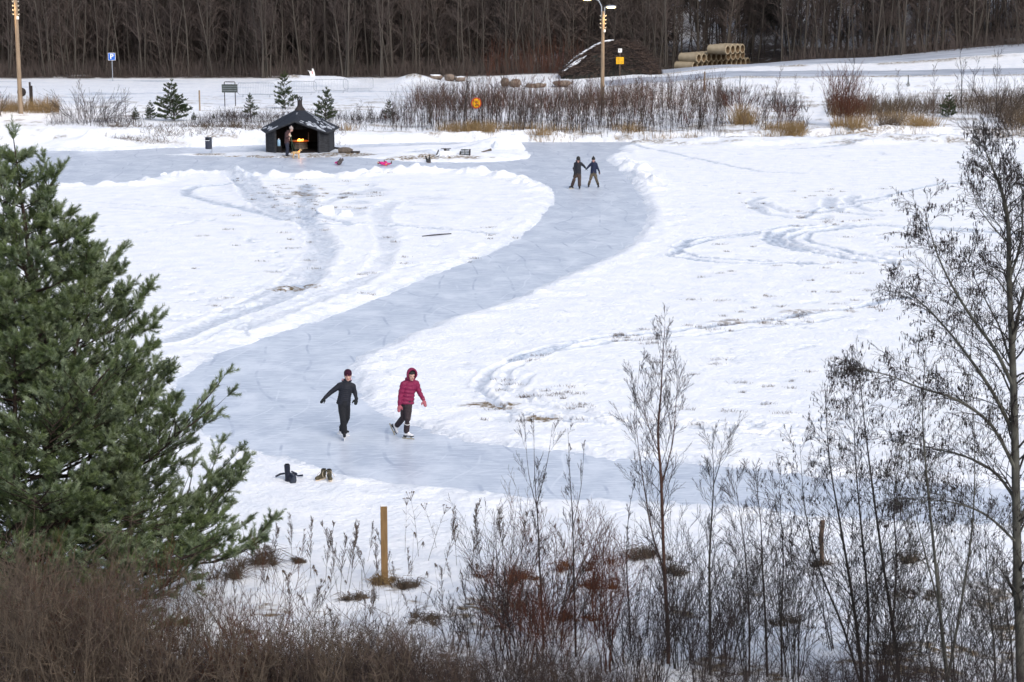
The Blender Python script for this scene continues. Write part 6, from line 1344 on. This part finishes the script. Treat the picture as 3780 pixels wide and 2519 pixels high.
# dry weeds: feathery mugwort and reed heads
def weed_proto(kind, h):
    S = []; p = Vector((0, 0, -.05)); d = Vector((random.gauss(0, .08), random.gauss(0, .08), 1)).normalized(); n = 8; nodes = []
    for i in range(n): d = (d + rv(.03) + Vector((.02, 0, 0))).normalized(); q = p + d * h / n; S.append((*p, *q, .005 - .0004 * i, .005 - .0004 * (i + 1))); nodes.append((p.copy(), q.copy())); p = q
    if kind == 'feather':
        for k in range(36):
            t = .35 + .65 * random.random(); i = min(int(t * n), n - 1); q = nodes[i][0].lerp(nodes[i][1], random.random()); a = random.uniform(0, 6.28); L = h * .22 * (1.25 - t)
            e = q + Vector((math.cos(a) * .45, math.sin(a) * .45, .9)).normalized() * L; S.append((*q, *e, .003, .002))
            for j in range(5): s = q.lerp(e, random.uniform(.3, 1)); S.append((*s, *(s + rv(.012) + Vector((0, 0, .025))), .003, .002))
    elif kind == 'reed':
        dr = Vector((1, .2, 0)) * .5
        for k in range(26):
            t = k / 26; q = p + dr * .22 * t * h * .4 + Vector((0, 0, .10 * t - .16 * t * t)) ; S.append((*q, *(q + Vector((random.gauss(.02, .02), random.gauss(0, .02), -random.uniform(.03, .10)))), .004, .002))
        S.append((*p, *(p + dr * .09 * h), .003, .002))
    else:
        for k in range(10):
            a = random.uniform(0, 6.28); e = p + Vector((math.cos(a) * .07, math.sin(a) * .07, .05)); q = p - Vector((0, 0, .08)); S.append((*q, *e, .003, .002)); S.append((*e, *(e + Vector((0, 0, .012))), .012, .012))
        for k in range(8): t = .3 + .6 * random.random(); i = min(int(t * n), n - 1); q = nodes[i][0]; a = random.uniform(0, 6.28); S.append((*q, *(q + Vector((math.cos(a) * .12, math.sin(a) * .12, .1))), .003, .002))
    return S
PW = {}
for kd, c in (('feather', 3), ('reed', 2), ('umbel', 2)):
    for i in range(c): PW[(kd, i)] = segs_obj('dry_weed', weed_proto(kd, 1.0), M['weed'])
used = set()
wd = [(610, 1340, 1180, 'feather'), (640, 1350, 1225, 'feather'), (672, 1300, 1180, 'feather'), (690, 1300, 1215, 'feather'), (575, 1300, 1185, 'reed'), (715, 1330, 1190, 'feather'), (748, 1345, 1200, 'feather'), (790, 1330, 1185, 'feather'), (800, 1360, 1205, 'feather'), (845, 1290, 1195, 'feather'), (862, 1350, 1230, 'feather'),
      (905, 1340, 1210, 'feather'), (930, 1270, 1150, 'umbel'), (962, 1280, 1135, 'umbel'), (985, 1290, 1150, 'umbel'), (1003, 1260, 1155, 'umbel'), (1020, 1320, 1200, 'feather'), (1050, 1300, 1160, 'feather'), (1085, 1330, 1150, 'feather'), (1110, 1320, 1170, 'feather'), (1158, 1300, 1120, 'feather'), (1200, 1310, 1175, 'feather'),
      (700, 1450, 1290, 'reed'), (735, 1440, 1300, 'reed'), (770, 1460, 1320, 'reed'), (660, 1440, 1310, 'reed'), (800, 1430, 1330, 'reed'), (840, 1440, 1340, 'reed'), (560, 1420, 1290, 'reed'), (590, 1440, 1310, 'reed'), (530, 1400, 1300, 'reed'), (900, 1430, 1330, 'reed'), (960, 1420, 1310, 'reed'), (1000, 1440, 1330, 'reed'), (620, 1460, 1340, 'reed'), (870, 1380, 1290, 'feather'), (940, 1360, 1260, 'feather')]
LW = {'feather': 'feathery dry brown weed standing in the snow around the tall square post', 'reed': 'drooping brown reed head over the snow at lower left centre', 'umbel': 'dry weed with a flat seed head near the ice edge right of the tall post'}
def put_weed(px_, pb, pt, kd, lab, grp):
    global used
    g = G(px_, pb); hh = max(.3, PY(px_, pt, g.y).z - g.z); key = (kd, random.randrange(3 if kd == 'feather' else 2)); src = PW[key]; rz = random.uniform(-.6, .6) if kd == 'reed' else random.uniform(0, 6.28)
    if key not in used: used.add(key); o = src
    else: o = link(src.copy())
    o.location = g; o.rotation_euler = (random.gauss(0, .12), random.gauss(0, .20), rz); o.scale = (hh * .9, hh * .9, hh); tag(o, lab, 'weed', grp)
for (a, b, c, d) in wd: put_weed(a, b, c, d, LW[d], {'feather': 'feathery weeds near the tall post', 'reed': 'reed heads at lower left', 'umbel': 'flat-headed weeds near the ice edge'}[d])
for k in range(70):
    a = random.uniform(480, 1400); b = random.uniform(1330, 1480); kd = random.choice(('feather', 'feather', 'reed')); put_weed(a, b, b - random.uniform(70, 150), kd, LW[kd], {'feather': 'feathery weeds near the tall post', 'reed': 'reed heads at lower left'}[kd])
# grass mounds in the near snow
def mound(px_, pb, wpx, hpx, label, m='redgrass', name='grass_tuft', n=420, group=None, flop=1.):
    g = G(px_, pb); w = wpx / FPX * g.y / 2; h = hpx / FPX * g.y * 1.3; n = 260; S = []; fl = random.choice((-1, 1)); cl = [(random.gauss(0, .75) * w, random.gauss(0, .45) * w, random.uniform(.2, 1.1)) for _ in range(7)]
    for k in range(n):
        cx, cy, cs = random.choice(cl); a = random.uniform(0, 6.28); x = cx + random.gauss(0, .13) * w * cs; y = cy + random.gauss(0, .10) * w * cs; L = h * cs * random.uniform(.4, 2.0) + .03; el = random.uniform(.15, 1.3)
        m1 = (x + math.cos(a) * math.cos(el) * L * .5, y + math.sin(a) * math.cos(el) * L * .5, math.sin(el) * L * .55); e = (m1[0] + (math.cos(a) + fl * .5) * L * .45, m1[1] + math.sin(a) * L * .4, max(0, m1[2] - L * random.uniform(-.1, .45)))
        S.append((x, y, -.03, *m1, .006, .0045)); S.append((*m1, *e, .0045, .0015))
    o = segs_obj(name, S, M[m]); o.location = g; return tag(o, label, 'grass tuft', group)
random.seed(5)
for a in [(1180, 1330, 95, 34, 'large rust-brown grass mound left of the reddish shrub', 'redgrass'), (1320, 1305, 130, 30, 'wide rust-brown grass mound inside the reddish shrub', 'redgrass'), (1375, 1355, 70, 22, 'small rust-brown tuft right below the wide mound', 'redgrass'), (1320, 1425, 55, 18, 'small rust-brown tuft low in the red-brown shrub', 'redgrass'),
          (588, 1300, 60, 40, 'brown grass tuft at the right edge of the large pine', 'brown'), (528, 1330, 70, 40, 'brown grass tuft under the lower boughs of the large pine', 'brown'), (885, 1340, 40, 26, 'dry grass round the foot of the tall square post', 'drygrass'), (935, 1350, 40, 18, 'flattened brown grass just right of the tall square post', 'brown'), (820, 1380, 45, 22, 'brown grass tuft left below the tall square post', 'brown'),
          (1480, 1285, 90, 34, 'brown grass heap left of the centre birch trunk', 'brown'), (1560, 1320, 45, 20, 'small brown tuft right of the centre birch trunk', 'brown'), (1885, 1297, 36, 10, 'grass at the foot of the weathered post', 'brown'),
          (1800, 1440, 90, 20, 'dark grass ridge below the weathered post', 'brown'), (2110, 1370, 100, 18, 'dark grass ridge under the leaning alder', 'brown'), (2080, 1290, 70, 26, 'brown tuft behind the leaning young alder', 'brown'), (985, 1430, 90, 24, 'brown tuft at bottom centre right of the post', 'brown'), (693, 1293, 22, 9, 'tiny brown tuft near the feathery weeds', 'brown'), (2030, 1515, 120, 26, 'dark brown ridge of grass at the bottom right', 'brown')]:
    mound(a[0], a[1], a[2], a[3], a[4], a[5])
# small dark tufts dotted over the open snow
def field_tufts():
    S = []; random.seed(12)
    pts = [(1210, 830), (1240, 818)] + [(1400 + 650 * t + random.gauss(0, 12), 782 - 85 * t + random.gauss(0, 9)) for t in [random.random() for _ in range(46)]] + [(random.gauss(1900, 110), random.gauss(480, 30)) for _ in range(36)] + [(random.uniform(1100, 1350), random.uniform(870, 985)) for _ in range(22)] + [(random.uniform(1500, 2000), random.uniform(800, 1000)) for _ in range(26)] + [(random.gauss(720, 90), random.gauss(455, 25)) for _ in range(60)] + [(random.uniform(430, 1200), random.uniform(520, 720)) for _ in range(40)] + [(random.uniform(1560, 2100), random.uniform(560, 720)) for _ in range(26)] + [(1590, 690), (1760, 680), (1770, 683)]
    for (a, b) in pts:
        g = G(a, b); w = random.uniform(.05, .22)
        for k in range(int(16 + w * 90)): x = random.gauss(0, w); y = random.gauss(0, w * .4); L = random.uniform(.03, .09); S.append((g.x + x, g.y + y, g.z - .01, g.x + x + random.gauss(0, L * .6), g.y + y + random.gauss(0, L * .4), g.z + L, .005, .002))
    tag(segs_obj('field_grass', S, M['brown']), 'short brown grass tips poking through the open snow', 'grass', kind='stuff')
field_tufts()

# ------------------------------------------------------------------ far shore: saplings, grass, brush
random.seed(101)
def sap_proto(h, m, tw, n1=16, spread=.5, L1=.9, r=.02):
    tr = []; cr = []; p = Vector((0, 0, -.2)); d = Vector((random.gauss(0, .05), random.gauss(0, .05), 1)).normalized(); n = 8; nodes = []
    for i in range(n): d = (d + rv(.035)).normalized(); q = p + d * (h / n); tr.append((*p, *q, r * (1 - i / (n + 1)), r * (1 - (i + 1) / (n + 1)))); nodes.append((p.copy(), q.copy())); p = q
    for k in range(n1):
        t = .12 + .88 * random.random(); i = min(int(t * n), n - 1); q = nodes[i][0].lerp(nodes[i][1], random.random()); a = random.uniform(0, 6.28); grow(cr, q, (math.cos(a) * .6, math.sin(a) * .6, 1), L1 * (1.1 - .7 * t), .009, 1, 5, .5, .05, .08, .5, 4)
    S = np.array(cr); S[:, 6:8] = np.maximum(S[:, 6:8], .007); root = thing('bare_sapling', 'x', 'sapling', (0, 0, 0)); segs_obj('trunk', tr, M[m], root, 5); segs_obj('crown', S, M[tw], root, 3); return root
SA = [sap_proto(4., 'birch', 'ttwig', 24, .5, .9, .026), sap_proto(4., 'bark', 'ttwig', 26, .5, .8, .03), sap_proto(4., 'twig', 'redtwig', 24, .5, .8, .022), sap_proto(4., 'bark', 'twig', 14, .5, 1.1, .035), sap_proto(4., 'birch', 'redtwig', 20, .5, .7, .022), sap_proto(4., 'bark', 'weed', 26, .5, .7, .02)]
def put_sap(px_, Y, ptop, i, lab, grp):
    g = GY(px_, Y); hh = PY(px_, ptop, Y).z - g.z; s = max(.15, hh / 4.); src = SA[i]; w = min(1.4, s ** .6)
    if src['label'] == 'x': src.location = g; src.rotation_euler = (0, 0, random.uniform(0, 6)); src.scale = (w, w, s); tag(src, lab, None, grp)
    else: dup(src, g, random.uniform(0, 6), (w, w, s), lab, grp)
topc = lambda x: np.interp(x, [830, 920, 1000, 1060, 1200, 1300, 1450, 1560, 1640, 1700, 1760, 1830], [250, 215, 180, 165, 165, 175, 175, 160, 165, 200, 190, 240])
for k in range(150):
    x = 925 + 720 * ((k * .61803) % 1) ** .97; Y = random.choice((random.uniform(134, 140), random.uniform(138, 152))); put_sap(x, Y, float(topc(x)) + random.expovariate(1 / 30.), k % 6, 'thin bare sapling in the thicket on the far shore', 'bare saplings of the far shore thicket')
for k in range(26):
    x = random.uniform(1650, 1835); put_sap(x, random.uniform(135, 150), float(topc(x)) + random.expovariate(1 / 26.), k % 6, 'thin bare sapling left of the gap in the far shore bank', 'bare saplings left of the snowy gap')
for k in range(16):
    x = random.uniform(800, 930); put_sap(x, random.uniform(137, 142), 225 + random.random() * 45, k % 6, 'thin bare sapling between the hut and the thicket', 'bare saplings right of the hut')
for (x, Y, t, i, lab) in [(1067, 140, 150, 3, 'tallest bare sapling at the left end of the thicket'), (1772, 150, 150, 0, 'slender birch sapling on the slope left of the snowy gap'), (1819, 150, 172, 0, 'thin birch sapling nearest the snowy gap'), (1855, 156, 190, 0, 'single sapling in the middle of the snowy gap slope'), (2195, 145, 90, 3, 'tall dark birch on the right slope left of the twin stems'), (2215, 150, 125, 3, 'right companion of the tall dark birch'), (2275, 142, 105, 3, 'tall bare tree before the willow bush at the right'), (2130, 140, 150, 0, 'thin birch right of the little pine on the slope'), (2055, 146, 160, 0, 'thin sapling left of the little pine on the slope'), (1990, 138, 180, 0, 'pale birch stem right of the dense reddish bush'), (2012, 136, 195, 0, 'slim sapling right of the pale birch stem'), (2340, 140, 130, 3, 'bare tree at the right image edge on the far shore'), (1932, 137, 122, 3, 'dark stem rising out of the dense reddish bush'), (195, 138, 190, 0, 'thin birch behind the round willow bush'), (210, 139, 178, 0, 'taller thin birch behind the round willow bush'), (300, 140, 205, 0, 'faint thin sapling right of the round willow bush'), (18, 141, 188, 1, 'sapling left of the left lamp pole')]:
    put_sap(x, Y, t, i, lab, 'single slender saplings beyond the ice')
random.seed(55)
for a in [(215, 215, 170, 136, 'twig', 34, 'round bare willow bush on the bank left of the bushy young pine'), (255, 235, 80, 137, 'twig', 12, 'small bare bush at the right side of the round willow bush'), (1925, 160, 100, 137, 'redtwig', 60, 'dense reddish-brown bush right of the snowy gap'), (1955, 215, 70, 136, 'redtwig', 22, 'lower right part bush beside the dense reddish bush'), (2280, 180, 130, 139, 'twig', 30, 'spreading willow bush behind the right shore'), (2330, 265, 140, 133, 'twig', 34, 'dark tangled bush at the right image edge on the shore'), (2240, 265, 100, 134, 'twig', 16, 'low dark bush left of the tangled bush'),
          (5, 205, 60, 142, 'twig', 16, 'bare bush at the left image edge above the boulder'), (870, 245, 60, 139, 'twig', 12, 'low bare bush left of the small sparse pine'), (820, 262, 60, 137, 'twig', 10, 'small bare bush right of the hut roof'), (1800, 235, 70, 140, 'redtwig', 18, 'reddish bush on the slope left of the snowy gap'), (1690, 205, 90, 146, 'redtwig', 20, 'reddish bush left of the tan grass clump'), (530, 255, 60, 140, 'weed', 12, 'small bare bush under the notice board'), (625, 262, 50, 141, 'weed', 9, 'small bare bush between small pine and tall thin pine')]:
    shrub(*a, minr=.008, depth=1)
brush('shore_brush', 'brown brush under the saplings of the far shore thicket', 2800, 960, 1650, 147, 160, .7, 1.9, M['ttwig'], .22, .012, lambda p, Y, X: np.clip(.2 + 1.2 * (vnoise(X * .35 + 7, Y * .3) - .2), 0, 1), 4)
brush('red_brush', 'reddish brush among the saplings of the far shore thicket', 1100, 930, 1640, 146, 158, .6, 1.7, M['redtwig'], .25, .011, lambda p, Y, X: (vnoise(X * .3 + 70, Y * .25) > .48) * 1., 3)
brush('fore_stems', 'thin dark stems at the front of the far shore thicket', 1000, 900, 1660, 133, 141, .9, 2.6, M['twig'], .10, .012, None, 3)
brush('pale_dry_grass', 'tan dry grass along the far shore', 7000, 960, 1840, 132.6, 136, .25, .75, M['drygrass'], .3, .012, lambda p, Y, X: np.clip(2.4 * (vnoise(X * .5 + 3, Y * .4) - .42), 0, 1), 2, cat='grass')
brush('right_dry_grass', 'tan dry grass over the right far shore', 8500, 1900, 2420, 132.5, 146, .3, .8, M['drygrass'], .35, .013, lambda p, Y, X: np.clip(3 * (vnoise(X * .33 + 13, Y * .35) - .5), 0, 1), 2, cat='grass')
brush('right_brown_brush', 'brown brush over the right far shore', 9000, 1890, 2420, 134, 151, .4, 1.3, M['brown'], .35, .013, lambda p, Y, X: np.clip(3 * (vnoise(X * .28 + 43, Y * .3) - .42) + (Y > 143) * .6 + .5 * (p > 2280), 0, 1), 3)
brush('slope_brush', 'sparse dark brush on the slope left of the snowy gap', 3200, 1640, 1850, 134, 156, .4, 1.3, M['twig'], .3, .012, lambda p, Y, X: np.clip(2.2 * (vnoise(X * .4 + 90, Y * .3) - .35), 0, 1), 3)
brush('bank_twigs', 'low twigs and stalks on the bank beyond the left ice', 3800, 120, 900, 133, 141, .25, .95, M['twig'], .35, .009, lambda p, Y, X: np.clip(.12 + 2.2 * (vnoise(X * .3, Y * .4) - .45), 0, 1), 3)
brush('bank_stalks', 'dark stalks lying on the snow bank beyond the left ice', 5200, 120, 800, 127.8, 133, .15, .5, M['brown'], .9, .011, lambda p, Y, X: np.clip(.04 + 2.2 * (vnoise(X * .35 + 30, Y * .5) - .55) + .5 * np.exp(-((p - 290) / 110) ** 2) * (vnoise(X * .8, Y) > .5), 0, 1), 3)
brush('lamp_grass', 'dry weeds and tan grass at the foot of the left lamp pole', 1500, -20, 150, 143.5, 147, .3, 1.2, M['drygrass'], .25, .010, lambda p, Y, X: .8, 3, cat='grass')
def tuft_group(px_, Y, wpx, h, n, m, label, name='tall_grass_clump'):
    g = GY(px_, Y); w = wpx / FPX * Y / 2; S = []
    for k in range(n): x = random.gauss(0, w * .5); y = random.gauss(0, w * .4); L = h * random.uniform(.5, 1.1); a = random.gauss(0, .25) + x / w * .35; S.append((x, y, -.05, x + L * math.sin(a), y + random.gauss(0, .15) * L, L * math.cos(a), .013, .005))
    o = segs_obj(name, S, M[m]); o.location = g; tag(o, label, 'grass clump')
for a in [(1700, 139, 62, 1.35, 420, 'drygrass', 'tan grass clump standing out between the thicket and the snowy gap'), (1085, 133.5, 55, .75, 260, 'drygrass', 'tan grass clump at the foot of the round road sign'), (1125, 133.2, 36, .8, 140, 'drygrass', 'tan grass clump just right of the round road sign'), (1815, 134, 40, 1.0, 200, 'drygrass', 'tan grass clump at the left foot of the snowy gap'), (1245, 133, 50, .45, 150, 'drygrass', 'low tan clump in front of the thicket on the shore'), (1955, 134.5, 60, .8, 240, 'drygrass', 'tan grass clump below the dense reddish bush'), (2110, 135, 70, .8, 260, 'drygrass', 'tan grass clump below the dark green young pine'), (2035, 135.5, 60, .9, 240, 'brown', 'brown grass clump left of the dark green young pine'), (550, 131.5, 24, .4, 60, 'brown', 'small brown tuft on the bank left of the hut'), (800, 132.5, 40, .5, 60, 'drygrass', 'small tan tuft on the bank right of the hut'),(490, 120.5, 22, .06, 60, 'brown', 'flat brown grass round the bin pole')]:
    tuft_group(*a)
def snow_lumps():
    random.seed(3)
    for k, (px_, pb, w, h, lab) in enumerate([(751, 492, 44, 20, 'large lump of ploughed snow in the trampled patch'), (794, 496, 32, 14, 'smaller lump of ploughed snow right of the large lump'), (377, 404, 16, 8, 'lone snow lump at the left end of the ploughed bank'), (1150, 338, 40, 16, 'high snow lump on the island ridge')]):
        g = G(px_, pb); W_ = w / FPX * g.y; Hh = h / FPX * g.y; b = MB(); b.ell((0, 0, 0), (1, 1, 1), n=24, m=16); V = []
        for p in b.v:
            q = Vector(p); n_ = 1 + .35 * mnoise.noise(q * 1.5 + Vector((k * 5, 0, 0))) + .2 * mnoise.noise(q * 3.3); V.append((q.x * n_ * W_ / 2, q.y * n_ * W_ / 2, q.z * n_ * Hh * .8 + Hh * .15))
        o = mesh_obj('snow_lump', V, b.f, M['snow'], None, True); o.location = g; tag(o, lab, 'snow lump')
snow_lumps()
for key, o in list(PW.items()):
    if key not in used: bpy.data.objects.remove(o)
